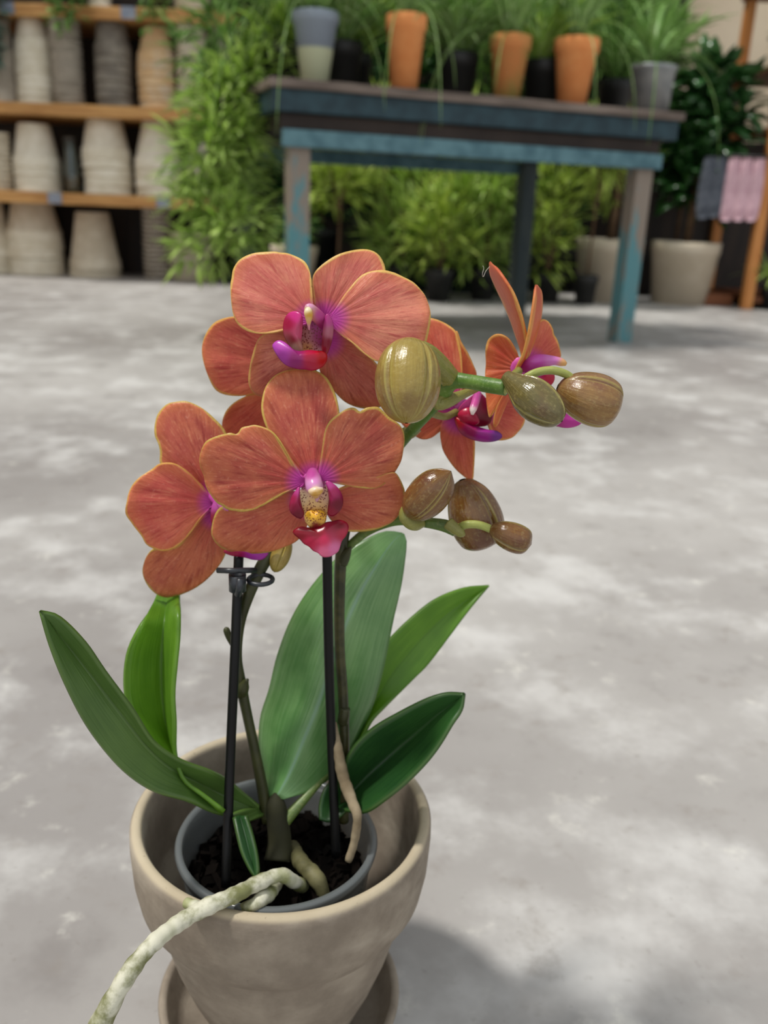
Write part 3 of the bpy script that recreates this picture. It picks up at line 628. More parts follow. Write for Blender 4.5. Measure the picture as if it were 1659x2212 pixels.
def stem(name, pts, mat, parent, n=12, m=60, wob=0):
    """pts: (x, y, Y, radius in px)"""
    q = cat(pts, m); P = np.array([PY(a[0], a[1], a[2]) for a in q]); R = np.array([max(.3, a[3])*depth(p)/FPX for a, p in zip(q, P)])
    if wob: R = R*(1+wob*np.array([math.sin(i*1.3)*math.sin(i*.47+1) for i in range(m)]))
    V, F = tube3(P, R, n); att = [((i % n)/n, (i//n)/m*6, 0) for i in range(len(V))]
    return put(name, V, F, mat, parent, attr={'pc': att})
stem_dark = m_plain('dark_olive_stem', srgb(44, 46, 22), srgb(64, 66, 34), 60, .45, .4, .0006)
stem_green = m_bud('fresh_green_stem', (84, 108, 40), (98, 122, 50), (58, 84, 34), .42)
def m_spike():
    k = N('two_tone_spike').set(.4, .4); co = k.coords(); sep = k.n('ShaderNodeSeparateXYZ'); k.l(co, sep.inputs[0]); n = k.noise(co, 120, 4); n2 = k.noise(co, 900, 3)
    g = k.mix(k.map(n, .35, .65), srgb(74, 106, 40), srgb(96, 126, 54)); g = k.mix(k.map(n2, .55, .7, 0, .4), g, srgb(140, 160, 96))
    d = k.mix(k.map(n, .35, .65), srgb(40, 42, 20), srgb(66, 64, 34))
    k.color(k.mix(k.map(k.math('ADD', sep.outputs[2], k.map(n, .3, .7, -.008, .008)), .165, .195), d, g)); k.bump(n2, .3, .0004); return k.m
spike_m = m_spike()
stem_lime = m_bud('lime_pedicel', (150, 158, 74), (170, 176, 92), (136, 140, 64), .35)
stem_olive = m_bud('olive_pedicel', (124, 124, 54), (146, 142, 72), (112, 108, 56), .35)
black_pl = m_plain('black_plastic_stake', srgb(7, 7, 8), srgb(11, 11, 12), 40, .42, .25)
# flower spikes
stem('flower_spike', [(578, 1775, .335, 12), (566, 1700, .338, 12), (548, 1610, .340, 11), (533, 1540, .342, 11), (521, 1480, .343, 12), (512, 1420, .343, 11), (517, 1350, .343, 12), (535, 1290, .343, 13), (562, 1230, .345, 14), (590, 1180, .348, 14), (610, 1120, .352, 13), (625, 1040, .356, 12), (640, 960, .358, 12), (660, 860, .358, 11), (690, 760, .356, 10), (760, 730, .352, 10), (830, 745, .345, 10)], stem_dark, orchid, 14, 110)
for a in ([(521, 1500, .343, 14), (524, 1485, .342, 15), (530, 1474, .341, 8), (535, 1468, .340, 3)], [(504, 1395, .343, 6), (494, 1375, .341, 7), (489, 1360, .340, 7), (487, 1355, .340, 2)]): stem('node_bract', a, stem_dark, orchid, 10, 14)
stem('flower_spike', [(742, 1775, .340, 11), (742, 1700, .342, 11), (744, 1600, .345, 11), (741, 1500, .347, 11), (734, 1400, .348, 11), (733, 1300, .349, 12), (737, 1200, .350, 13), (750, 1130, .352, 12), (790, 1060, .354, 12), (840, 990, .354, 12), (885, 935, .350, 12), (925, 890, .344, 14), (955, 850, .337, 18), (975, 824, .332, 19), (1010, 824, .328, 16), (1055, 832, .322, 17), (1094, 838, .318, 17)], spike_m, orchid, 16, 120)
stem('node_bract', [(738, 1215, .350, 14), (745, 1200, .349, 13), (754, 1188, .347, 6), (758, 1182, .346, 2)], stem_dark, orchid, 10, 14)
stem('node_bract', [(741, 1560, .346, 13), (743, 1545, .345, 13), (746, 1530, .345, 11)], stem_dark, orchid, 10, 14)
stem('flower_spike', [(742, 1190, .352, 9), (790, 1150, .350, 10), (840, 1128, .344, 11), (880, 1124, .338, 11), (930, 1130, .334, 12), (962, 1136, .333, 14), (985, 1146, .332, 14)], stem_green, orchid, 12, 50)
stem('pedicel', [(830, 745, .345, 10), (900, 800, .338, 18), (945, 790, .331, 22), (972, 822, .331, 20)], stem_olive, orchid, 14, 30)
stem('pedicel', [(978, 820, .332, 20), (945, 785, .325, 23), (915, 762, .318, 24), (890, 752, .312, 16)], stem_olive, orchid, 16, 30)
stem('pedicel', [(960, 850, .336, 10), (945, 872, .334, 14), (968, 866, .336, 15), (1000, 852, .342, 10), (1030, 840, .350, 7)], stem_olive, orchid, 12, 30)
stem('pedicel', [(1085, 845, .318, 10), (1120, 825, .316, 8), (1155, 806, .316, 9), (1190, 800, .317, 9), (1222, 808, .318, 9), (1240, 822, .318, 8)], stem_lime, orchid, 12, 36)
stem('pedicel', [(985, 1146, .332, 8), (1005, 1134, .330, 9), (1035, 1134, .329, 9), (1068, 1146, .328, 9)], stem_lime, orchid, 12, 24)
stem('pedicel', [(912, 1130, .333, 10), (895, 1134, .330, 13), (878, 1122, .328, 14), (876, 1105, .328, 13), (890, 1092, .328, 12)], stem_olive, orchid, 12, 30)
stem('pedicel', [(985, 1144, .334, 8), (1000, 1128, .340, 8), (1015, 1110, .344, 8)], stem_olive, orchid, 12, 18)
stem('bract', [(968, 1130, .330, 14), (985, 1144, .328, 12), (998, 1153, .327, 9), (1004, 1156, .327, 3)], stem_olive, orchid, 12, 16)
stem('pedicel', [(870, 930, .352, 10), (885, 940, .350, 9), (905, 925, .350, 8)], stem_olive, orchid, 12, 12)
# pedicels that carry the open flowers
for q in ([(640, 960, .358, 8), (655, 1000, .350, 7), (674, 1040, .334, 8)], [(660, 860, .358, 8), (672, 780, .352, 7), (690, 700, .346, 8)], [(610, 1120, .352, 8), (540, 1110, .352, 8), (465, 1085, .346, 8)], [(650, 900, .358, 8), (640, 860, .364, 7), (635, 810, .372, 7)], [(1040, 838, .326, 8), (1080, 830, .338, 7), (1122, 800, .347, 9)], [(925, 890, .344, 9), (960, 900, .352, 8), (985, 890, .362, 8)]):
    stem('pedicel', q, stem_olive, orchid, 10, 20)
# roots and dried stalk
rootm = N('silver_green_root').set(.6, .3); _c = rootm.coords(); _n = rootm.noise(_c, 85, 5, .6); _n2 = rootm.noise(_c, 35, 3)
rootm.color(rootm.mix(rootm.map(_n2, .52, .66, 0, .65), rootm.mix(rootm.map(_n, .38, .62), srgb(118, 120, 78), srgb(204, 202, 182)), srgb(134, 140, 72))); rootm.bump(_n, .6, .0012)
root_dk = m_plain('dark_root', srgb(78, 76, 48), srgb(116, 112, 78), 90, .6, .3, .001)  # darker olive tone for the second root
zr = .1365
def root(pts, m, n=14, k=70, wob=.09):
    q = cat(pts, k); V, F = tube3([a[:3] for a in q], [a[3]*(1+wob*math.sin(i*.9)*math.sin(i*.37+2)) for i, a in enumerate(q)], n)
    return put('aerial_root', V, F, m, orchid)
def pz(x, y, z, r): return tuple(PZ(x, y, z))+(r,)
def py(x, y, Y, rp): p = PY(x, y, Y); return tuple(p)+(rp*depth(p)/FPX,)
root([pz(655, 1915, .120, .0028), pz(635, 1905, .131, .0030), pz(606, 1890, .1385, .0029), pz(560, 1906, .1400, .0031), pz(505, 1934, .1405, .0032), pz(455, 1955, .1402, .0034), py(400, 1985, .274, 18), py(345, 2025, .264, 18), py(300, 2072, .256, 19), py(262, 2128, .250, 21), py(228, 2190, .247, 23), py(195, 2260, .245, 25), py(170, 2330, .243, 26)], rootm.m, 16, 110)
root([pz(632, 1828, .122, .0030), pz(650, 1862, .126, .0036), pz(675, 1888, .127, .0037), pz(692, 1912, .124, .0036), pz(702, 1942, .118, .0026)], root_dk, 14, 36)
root([pz(604, 1900, .124, .0024), pz(585, 1925, .130, .0032), pz(565, 1942, .134, .0032), pz(545, 1956, .134, .0026), pz(520, 1962, .131, .0018)], rootm.m, 14, 30)
root([pz(440, 1962, .137, .002), pz(418, 1956, .1385, .0024), pz(402, 1950, .138, .0022)], rootm.m, 12, 14)
dry = m_plain('dried_straw', srgb(112, 98, 76), srgb(158, 144, 118), 60, .8, .2, .001)
stem('dried_stalk', [(722, 1560, .343, 5), (730, 1620, .337, 11), (742, 1680, .333, 13), (762, 1735, .326, 12), (772, 1765, .322, 10), (765, 1820, .320, 9), (752, 1860, .318, 8)], dry, orchid, 12, 50, .08)
stem('plant_crown', [(600, 1860, .325, 30), (604, 1820, .33, 26), (600, 1770, .334, 24), (596, 1735, .336, 20), (598, 1712, .338, 6)], m_plain('crown_green', srgb(36, 36, 18), srgb(52, 52, 26), 50, .8), orchid, 16, 24)
stem('leaf_base', [(600, 1790, .332, 16), (640, 1745, .338, 12), (680, 1700, .345, 9), (720, 1655, .352, 8)], stem_green, orchid, 12, 24)

# ---------------------------------------------------------------- petals
def fan(name, base, outline, Y0, g, mat, parent, cup=0.0, cup2=0.0, n=120, rings=18, thick=.0006, rip=.0006, colf=None, pinch=1.0, spike=None):
    """petal as a fan from its base; outline and base in px, Y0 at the base, g = change of Y per px, cup = curl of the outer part"""
    b = np.array(base, float); O = cat(np.array(outline, float), n); O = O-b
    Rmax = np.linalg.norm(O, axis=1).max(); ax = O[np.argmax(np.linalg.norm(O, axis=1))]/Rmax; px_ = np.array([-ax[1], ax[0]]); W = max(1e-6, np.abs(O@px_).max())
    ph = rng.uniform(0, 6, 4); V, att, cl = [], [], []
    ss = np.linspace(0, 1, rings+1)[1:]**.85
    pts = [b]; S_ = [0]
    for s in ss:
        for o_ in O: pts.append(b+o_*s); S_.append(s)
    pts = np.array(pts); d = pts-b
    out_c = O+b; A = out_c[:-1]; Bv = out_c[1:]-out_c[:-1]; bb = (Bv**2).sum(1)+1e-9
    for k, (p, s) in enumerate(zip(pts, S_)):
        u = (d[k]@ax)/Rmax; vv = (d[k]@px_)/W
        Y = Y0+g[0]*d[k][0]+g[1]*d[k][1]+cup*u*u+cup2*vv*vv*min(1, u*2+.2)
        th = math.atan2(d[k]@px_, d[k]@ax) if s > 0 else 0
        Y += rip*s*s*(math.sin(th*9+ph[0])*.6+math.sin(th*17+ph[1])*.35)+.0004*math.sin(th*26+ph[2])*s*(1-s)
        V.append(PY(p[0], p[1], Y))
        t = np.clip(((p-A)*Bv).sum(1)/bb, 0, 1); e = np.sqrt((((A+Bv*t[:, None])-p)**2).sum(1)).min()
        m_px = depth(V[-1])/FPX
        att.append((th, np.linalg.norm(d[k])*m_px*100, e*m_px*1000 if s > .25 else 9))
        if colf: cl.append(colf(p, u, vv, s, e))
    F = []
    for i in range(n-1): F.append((0, 1+i, 2+i))
    for j in range(rings-1):
        for i in range(n-1): a = 1+j*n+i; F.append((a, a+n, a+n+1, a+1))
    at = {'pc': att}
    if colf: at['col'] = cl
    o = put(name, V, F, mat, parent, attr=at); solid(o, thick); return o
MAG = (200, 62, 168)
p_sun = m_petal('sunlit_coral_petal', (208, 112, 100), (228, 144, 120), (232, 196, 110), MAG, .22, (184, 76, 74))  # lighter copy: sunlight on the top flower put into the petal colour
p_shade = m_petal('shaded_orange_petal', (182, 84, 70), (202, 112, 82), (206, 178, 88), MAG, .2, (146, 44, 42))  # darker copy: shade on the front flower kept in the petal colour
p_red = m_petal('orange_red_petal', (206, 92, 80), (224, 120, 94), (230, 180, 92), MAG, .24, (170, 50, 50))
p_orange = m_petal('bright_orange_petal', (214, 98, 60), (228, 124, 72), (236, 184, 100), (214, 110, 80), .28, (186, 66, 44))
p_sep = m_petal('dusky_sepal', (184, 92, 80), (206, 122, 104), (216, 176, 100), MAG, .24, (140, 48, 44))
def flower(label, c, Y): 
    o_ = bpy.data.objects.new('flower', None)
    # the flower's own mesh is its receptacle, a small knob behind the petals
    P = PY(c[0], c[1], Y); v, f = lathe([(.0002, -.0046), (.003, -.0040), (.0046, -.002), (.0052, 0), (.0046, .002), (.003, .0040), (.0002, .0046)], 24); v = [(a*1., b_*.22, c_) for a, b_, c_ in v]
    o = put('flower', v, f, stem_mag, None, world=False, attr={'pc': [(0, 0, 0)]*len(v)})
    o.location = [float(a-b_) for a, b_ in zip(P, orchid.location)]; o.parent = orchid; o['label'] = label
    bpy.data.objects.remove(o_); return o
stem_mag = m_plain('magenta_receptacle', srgb(196, 70, 160), srgb(214, 110, 180), 200, .4)
lipm, throatm = m_lip('magenta_lip'), m_throat('spotted_callus')
def C3(*c): return np.array(srgb(*c)[:3])
def grad(stops):  # stops: list of ((x,y), rgb): inverse-distance blend in px, lip pigment with some light and shade blended in
    P = np.array([s[0] for s in stops], float); Cc = np.array([C3(*s[1]) for s in stops])
    def fn(p, *a):
        w = 1/(((P-p)**2).sum(1)+6)**1.6; return tuple((Cc*w[:, None]).sum(0)/w.sum())
    return fn
def blob(name, outline, Y0, mat, parent, bulge, colf, g=(0, 0), n=72, rings=12, thick=.0008, center=None):
    """closed, rounded lobe; bulges towards its front by 'bulge' metres"""
    O = cat(np.array(outline, float), n, closed=True); c = np.array(center if center else O.mean(0), float)
    V, at, cl, F = [], [], [], []
    for s in [0]+list(np.linspace(0, 1, rings+1)[1:]):
        for p in ([c] if s == 0 else c+(O-c)*s):
            Y = Y0+g[0]*(p[0]-c[0])+g[1]*(p[1]-c[1])-bulge*(1-s*s)
            V.append(PY(p[0], p[1], Y)); at.append((0, 0, 0)); cl.append(colf(np.array(p)))
    for i in range(n): F.append((0, 1+i, 1+(i+1) % n))
    for j in range(rings-1):
        for i in range(n): a = 1+j*n+i; b_ = 1+j*n+(i+1) % n; F.append((a, a+n, b_+n, b_))
    o = put(name, V, F, mat, parent, attr={'pc': at, 'col': cl}); solid(o, thick); return o
def knob(name, pts, mat, parent, colf, n=16, m=30):
    q = cat(pts, m); P = np.array([PY(a[0], a[1], a[2]) for a in q]); R = np.array([max(.4, a[3])*depth(p)/FPX for a, p in zip(q, P)])
    V, F = tube3(P, R, n); cl = []
    for i, v_ in enumerate(V):
        d_ = v_-CAM; z_ = d_@_f; cl.append(colf(np.array([829.5+FPX*(d_@_R)/z_, 1106-FPX*(d_@_U)/z_])))
    return put(name, V, F, mat, parent, attr={'col': cl})

# --- flower 0, behind the top one on the left
f0 = flower('orange flower mostly hidden behind the top flower', (640, 800), .374)
fan('petal', (645, 790), [(640, 770), (600, 715), (560, 697), (520, 685), (490, 686), (462, 698), (442, 728), (437, 765), (450, 812), (470, 845), (508, 855), (552, 849), (600, 825), (640, 800)], .372, (-.00003, .00002), p_red, f0, .002)
fan('sepal', (630, 820), [(615, 825), (580, 848), (540, 853), (508, 868), (486, 892), (480, 925), (495, 960), (540, 960), (590, 920), (625, 850)], .374, (-.00002, .00006), p_red, f0, .001)
fan('sepal', (650, 780), [(640, 770), (620, 700), (630, 640), (660, 620), (690, 650), (690, 710), (660, 770)], .374, (0, -.00003), p_red, f0, .001)
# --- flower 1, top
f1 = flower('topmost coral flower, lit from above', (694, 706), .3465)
fan('sepal', (700, 690), [(686, 690), (679, 655), (675, 618), (678, 592), (698, 570), (735, 548), (778, 539), (808, 544), (826, 563), (833, 592), (822, 625), (785, 655), (740, 680), (712, 694)], .349, (.00001, -.00004), p_sun, f1, .004, -.001)
fan('sepal', (686, 735), [(676, 722), (640, 708), (600, 714), (562, 728), (545, 768), (537, 820), (547, 847), (572, 857), (606, 846), (642, 815), (672, 775), (690, 745)], .348, (-.00002, .00004), p_sep, f1, .002)
fan('sepal', (702, 735), [(690, 745), (688, 778), (696, 815), (722, 845), (745, 868), (775, 880), (805, 882), (828, 874), (838, 850), (830, 810), (800, 770), (760, 730), (722, 708)], .348, (.00002, .00004), p_sep, f1, .002)
fan('petal', (678, 692), [(676, 685), (676, 665), (673, 640), (672, 610), (669, 585), (656, 563), (625, 549), (604, 546), (590, 544), (550, 547), (520, 560), (505, 580), (501, 600), (498, 620), (501, 660), (508, 690), (524, 709), (552, 720), (590, 719), (630, 709), (658, 701)], .343, (-.00001, -.00004), p_sun, f1, .003, .0015, rip=.0009)
fan('petal', (712, 688), [(716, 684), (725, 672), (740, 645), (760, 618), (785, 593), (820, 584), (848, 588), (870, 598), (894, 611), (912, 630), (921, 645), (929, 670), (930, 692), (925, 722), (918, 745), (903, 765), (880, 778), (845, 782), (812, 780), (788, 765), (762, 742), (735, 722), (717, 706)], .342, (.00001, -.00004), p_sun, f1, .002, .0015, rip=.0009)
cg = grad([((590, 753), (190, 70, 190)), ((610, 770), (160, 50, 150)), ((640, 775), (150, 30, 110)), ((670, 775), (185, 15, 60)), ((695, 775), (190, 10, 20)), ((700, 765), (200, 20, 30)), ((605, 745), (200, 80, 190))])
fin = grad([((640, 680), (215, 50, 140)), ((622, 700), (175, 15, 70)), ((630, 735), (140, 0, 30)), ((645, 720), (205, 80, 120)), ((640, 750), (190, 140, 120))])
blob('lip_side_lobe', [(639, 673), (625, 677), (616, 690), (613, 710), (617, 730), (630, 750), (645, 760), (653, 758), (650, 738), (652, 712), (653, 690), (650, 678)], .338, lipm, f1, .0022, fin, (-.0001, 0))
blob('lip_side_lobe', [(708, 678), (717, 692), (719, 712), (716, 735), (710, 755), (704, 766), (697, 760), (697, 735), (700, 705), (703, 685)], .338, lipm, f1, .001, grad([((712, 690), (190, 60, 140)), ((708, 740), (140, 20, 50)), ((702, 760), (160, 30, 50)), ((716, 720), (190, 110, 130))]))
blob('lip_throat', [(655, 690), (680, 680), (704, 690), (702, 730), (700, 768), (675, 770), (650, 766), (652, 730)], .3445, throatm, f1, .0004, grad([((660, 720), (170, 110, 110)), ((665, 755), (190, 130, 80)), ((680, 700), (150, 30, 110)), ((690, 725), (140, 10, 90)), ((696, 740), (130, 8, 80)), ((690, 705), (160, 30, 120)), ((685, 760), (180, 120, 130))]))
knob('column', [(700, 702, .345, 12), (692, 690, .341, 14), (680, 678, .336, 14.5), (669, 668, .333, 13), (664, 664, .332, 9), (661, 663, .3315, 3)], lipm, f1, grad([((660, 672), (238, 220, 170)), ((665, 678), (226, 170, 70)), ((668, 660), (226, 160, 200)), ((690, 680), (206, 90, 170)), ((700, 700), (170, 30, 120))]))
knob('anther_cap', [(666, 666, .3315, 5), (666, 674, .3302, 9.5), (667, 686, .3305, 8), (667, 700, .332, 4), (668, 713, .3335, 1.2)], lipm, f1, grad([((664, 668), (246, 238, 200)), ((668, 680), (224, 172, 66)), ((667, 692), (236, 200, 130)), ((667, 708), (230, 160, 180))]), 14, 20)
blob('lip_midlobe', [(591, 752), (590, 745), (597, 738), (606, 737), (617, 743), (632, 756), (648, 760), (668, 758), (688, 760), (700, 761), (706, 768), (705, 780), (696, 792), (678, 799), (658, 797), (645, 796), (623, 790), (609, 780), (598, 765)], .334, lipm, f1, .0028, cg, (0, -.00005))
# --- flower 3, left
f3 = flower('left flower tucked behind the front one', (465, 1085), .349)
fan('sepal', (462, 1075), [(448, 1072), (425, 1048), (385, 1030), (358, 1010), (346, 1000), (346, 975), (342, 958), (335, 942), (334, 922), (341, 895), (360, 874), (380, 868), (404, 867), (434, 880), (462, 903), (486, 930), (500, 975), (490, 1030), (470, 1068)], .350, (0, -.00003), p_shade, f3, .004)
fan('sepal', (466, 1105), [(446, 1092), (432, 1125), (410, 1158), (378, 1182), (350, 1184), (329, 1187), (314, 1207), (308, 1235), (318, 1262), (337, 1282), (360, 1290), (391, 1284), (428, 1266), (462, 1236), (486, 1200), (492, 1160), (480, 1120)], .350, (0, .00003), p_shade, f3, .003)
fan('petal', (466, 1085), [(455, 1074), (438, 1052), (420, 1032), (396, 1011), (372, 1000), (345, 1002), (330, 1012), (313, 1023), (300, 1032), (287, 1046), (278, 1064), (274, 1082), (271, 1108), (285, 1130), (292, 1140), (306, 1158), (315, 1174), (330, 1184), (353, 1190), (377, 1183), (403, 1160), (426, 1127), (446, 1105), (458, 1094)], .346, (.00001, 0), p_red, f3, -.003, .001, rip=.0012)
fan('petal', (475, 1085), [(480, 1070), (520, 1010), (560, 1010), (590, 1060), (580, 1120), (540, 1140), (490, 1105)], .350, (0, 0), p_shade, f3, .004)
blob('lip_midlobe', [(484, 1190), (500, 1199), (525, 1202), (548, 1208), (568, 1207), (580, 1192), (560, 1180), (520, 1178)], .343, lipm, f3, .001, grad([((500, 1195), (170, 20, 70)), ((560, 1205), (180, 60, 170))]))
blob('lip_side_lobe', [(462, 1085), (474, 1078), (484, 1095), (478, 1125), (466, 1140), (458, 1130), (457, 1105)], .341, lipm, f3, .001, grad([((470, 1085), (210, 90, 180)), ((465, 1125), (150, 15, 50))]))
knob('column', [(455, 1070, .347, 7), (470, 1082, .343, 11), (485, 1092, .340, 11), (495, 1100, .338, 5)], lipm, f3, grad([((460, 1075), (200, 80, 170)), ((490, 1095), (220, 120, 190))]))
# --- flower 2, front
f2 = flower('front flower facing the viewer with a spotted yellow throat', (676, 1045), .3335)
fan('sepal', (676, 1040), [(656, 1036), (634, 1012), (612, 985), (594, 958), (576, 925), (566, 895), (565, 868), (573, 838), (590, 815), (614, 802), (645, 798), (680, 800), (705, 815), (722, 845), (731, 878), (733, 915), (722, 950), (712, 985), (704, 1015), (694, 1036)], .334, (0, -.00005), p_shade, f2, .004, -.002, rip=.0003)
fan('sepal', (664, 1080), [(655, 1072), (630, 1060), (585, 1074), (540, 1085), (500, 1092), (476, 1096), (463, 1115), (457, 1150), (467, 1172), (490, 1188), (530, 1195), (576, 1193), (610, 1183), (642, 1167), (662, 1140), (672, 1105)], .335, (0, .00004), p_shade, f2, .003, .001)
fan('sepal', (694, 1080), [(706, 1070), (745, 1050), (800, 1035), (838, 1022), (855, 1022), (868, 1042), (875, 1064), (874, 1090), (864, 1108), (846, 1128), (812, 1143), (775, 1148), (748, 1146), (720, 1128), (702, 1105)], .335, (0, .00004), p_shade, f2, .003, .001)
fan('petal', (660, 1040), [(655, 1032), (640, 1015), (628, 996), (614, 970), (600, 946), (586, 931), (569, 923), (550, 918), (538, 920), (522, 924), (517, 932), (510, 938), (498, 935), (488, 937), (468, 942), (447, 952), (436, 970), (431, 992), (434, 1010), (441, 1028), (444, 1045), (451, 1062), (468, 1085), (480, 1092), (491, 1100), (508, 1103), (526, 1105), (555, 1098), (588, 1078), (615, 1064), (640, 1056), (655, 1050)], .330, (-.00002, 0), p_shade, f2, .001, .0015, rip=.0012)
fan('petal', (690, 1036), [(690, 1022), (692, 995), (697, 960), (702, 930), (712, 910), (728, 896), (750, 883), (766, 881), (777, 889), (785, 884), (795, 880), (815, 879), (828, 888), (843, 902), (860, 914), (871, 930), (874, 950), (872, 968), (868, 990), (862, 1004), (848, 1027), (836, 1040), (822, 1050), (804, 1055), (770, 1052), (735, 1044), (708, 1041)], .330, (.00003, -.00002), p_shade, f2, .000, .0015, rip=.0009)
blob('lip_throat', [(647, 1062), (660, 1050), (690, 1046), (712, 1055), (712, 1080), (708, 1105), (700, 1128), (680, 1138), (662, 1130), (655, 1105), (648, 1085)], .3305, throatm, f2, .0002, grad([((652, 1072), (222, 196, 156)), ((705, 1065), (220, 180, 150)), ((680, 1085), (216, 178, 120)), ((665, 1045), (170, 40, 130)), ((690, 1050), (170, 50, 130)), ((660, 1115), (222, 180, 120)), ((690, 1130), (210, 150, 50)), ((680, 1110), (208, 150, 44))]))
blob('callus', [(661, 1112), (668, 1104), (680, 1106), (692, 1103), (702, 1110), (703, 1124), (694, 1134), (684, 1142), (670, 1138), (662, 1126)], .3285, throatm, f2, .0022, grad([((670, 1115), (226, 170, 40)), ((690, 1115), (222, 164, 36)), ((683, 1136), (120, 20, 26)), ((664, 1128), (230, 190, 110)), ((700, 1128), (226, 180, 90))]))
mg2 = [(200, 70, 150), (120, 4, 40), (150, 14, 60)]
blob('lip_side_lobe', [(646, 1052), (640, 1060), (632, 1072), (627, 1090), (628, 1104), (636, 1113), (649, 1119), (656, 1110), (652, 1098), (648, 1082), (646, 1066)], .327, lipm, f2, .0018, grad([((645, 1056), mg2[0]), ((634, 1095), mg2[2]), ((645, 1110), mg2[1]), ((630, 1080), (170, 30, 80))]))
blob('lip_side_lobe', [(705, 1040), (716, 1043), (728, 1053), (737, 1068), (740, 1085), (736, 1098), (728, 1108), (718, 1114), (710, 1110), (710, 1095), (712, 1078), (710, 1058)], .327, lipm, f2, .0018, grad([((710, 1046), mg2[0]), ((720, 1065), (170, 30, 90)), ((730, 1090), mg2[1]), ((716, 1108), (150, 10, 50))]))
knob('column', [(676, 1020, .334, 12), (676, 1032, .330, 17), (678, 1045, .326, 19), (680, 1056, .324, 18), (682, 1066, .3235, 12), (683, 1074, .325, 4)], lipm, f2, grad([((672, 1025), (196, 70, 160)), ((680, 1042), (232, 150, 214)), ((668, 1050), (222, 150, 210)), ((695, 1055), (220, 160, 205)), ((682, 1056), (250, 225, 210)), ((682, 1066), (224, 178, 90))]), 20)
knob('anther_cap', [(668, 1060, .3225, 4), (676, 1062, .3212, 9.5), (688, 1060, .3210, 9.5), (697, 1056, .322, 4)], lipm, f2, grad([((675, 1056), (248, 230, 200)), ((680, 1066), (216, 166, 70)), ((692, 1062), (222, 176, 80)), ((692, 1052), (246, 226, 210))]), 14, 16)
knob('rostellum', [(684, 1068, .324, 7), (685, 1076, .325, 5), (684, 1082, .326, 3)], lipm, f2, lambda p: tuple(C3(224, 176, 196)), 12, 8)
ml = grad([((690, 1150), (150, 5, 35)), ((650, 1155), (140, 0, 30)), ((735, 1135), (130, 0, 30)), ((740, 1150), (190, 40, 70)), ((700, 1165), (206, 34, 84)), ((670, 1172), (186, 20, 66)), ((700, 1195), (230, 110, 150)), ((722, 1188), (226, 120, 170)), ((680, 1145), (120, 0, 20))])
blob('lip_midlobe', [(633, 1150), (641, 1142), (652, 1139), (666, 1141), (680, 1139), (694, 1134), (706, 1129), (720, 1127), (733, 1124), (745, 1127), (752, 1134), (752, 1145), (746, 1158), (738, 1168), (734, 1180), (730, 1191), (720, 1198), (711, 1202), (697, 1202), (688, 1194), (677, 1189), (668, 1180), (657, 1174), (648, 1164)], .327, lipm, f2, .0022, ml, (0, -.00007), center=(695, 1155))
# --- flower 4, behind the bud stem
f4 = flower('red-orange flower hanging behind the green bud stem', (1000, 885), .364)
fan('sepal', (985, 872), [(970, 850), (965, 800), (975, 755), (985, 715), (996, 738), (1011, 764), (1022, 788), (1029, 810), (1022, 840), (1000, 865)], .366, (.0001, -.00003), p_orange, f4, .004)
fan('petal', (985, 875), [(965, 865), (935, 800), (912, 758), (906, 730), (912, 700), (928, 688), (942, 690), (955, 695), (970, 703), (984, 715), (991, 735), (996, 760), (999, 800), (998, 850)], .363, (-.00005, -.00003), p_red, f4, .002)
fan('petal', (985, 888), [(970, 860), (930, 862), (890, 880), (866, 905), (874, 922), (892, 938), (913, 949), (935, 944), (950, 930), (958, 910), (970, 898)], .363, (-.00005, .00002), p_red, f4, .002)
fan('petal', (1040, 880), [(1048, 860), (1080, 845), (1108, 850), (1124, 872), (1134, 898), (1130, 918), (1118, 934), (1104, 946), (1082, 951), (1066, 948), (1060, 925), (1048, 900)], .366, (.00004, .00002), p_red, f4, .002)
fan('sepal', (990, 900), [(980, 892), (963, 900), (953, 918), (951, 940), (955, 965), (964, 985), (980, 1008), (996, 1024), (1012, 1036), (1021, 1037), (1024, 1010), (1026, 975), (1024, 945), (1012, 915), (1000, 900)], .362, (0, .00003), p_red, f4, .002, .002)
blob('lip_throat', [(985, 905), (992, 880), (1010, 862), (1035, 848), (1055, 868), (1064, 892), (1056, 916), (1030, 922), (1000, 922)], .3615, lipm, f4, .0005, grad([((1010, 870), (204, 60, 140)), ((1035, 880), (150, 10, 60)), ((1050, 905), (120, 0, 30)), ((990, 905), (190, 60, 60))]))
knob('column', [(1032, 850, .361, 9), (1027, 868, .357, 9), (1022, 884, .354, 8), (1020, 896, .353, 3)], lipm, f4, grad([((1030, 855), (200, 80, 160)), ((1020, 888), (250, 240, 235)), ((1024, 870), (220, 90, 170))]), 14)
blob('lip_side_lobe', [(990, 896), (1000, 885), (1015, 882), (1028, 896), (1034, 912), (1020, 918), (1000, 912)], .356, lipm, f4, .002, grad([((1000, 895), (190, 30, 70)), ((1025, 910), (170, 10, 60))]))
blob('lip_midlobe', [(983, 903), (995, 906), (1012, 916), (1034, 924), (1055, 930), (1074, 933), (1084, 941), (1078, 949), (1062, 953), (1042, 953), (1020, 948), (1000, 938), (988, 922)], .356, lipm, f4, .003, grad([((990, 910), (190, 30, 40)), ((1015, 930), (160, 20, 90)), ((1045, 940), (170, 40, 150)), ((1075, 942), (120, 40, 140))]), (-.00004, 0))
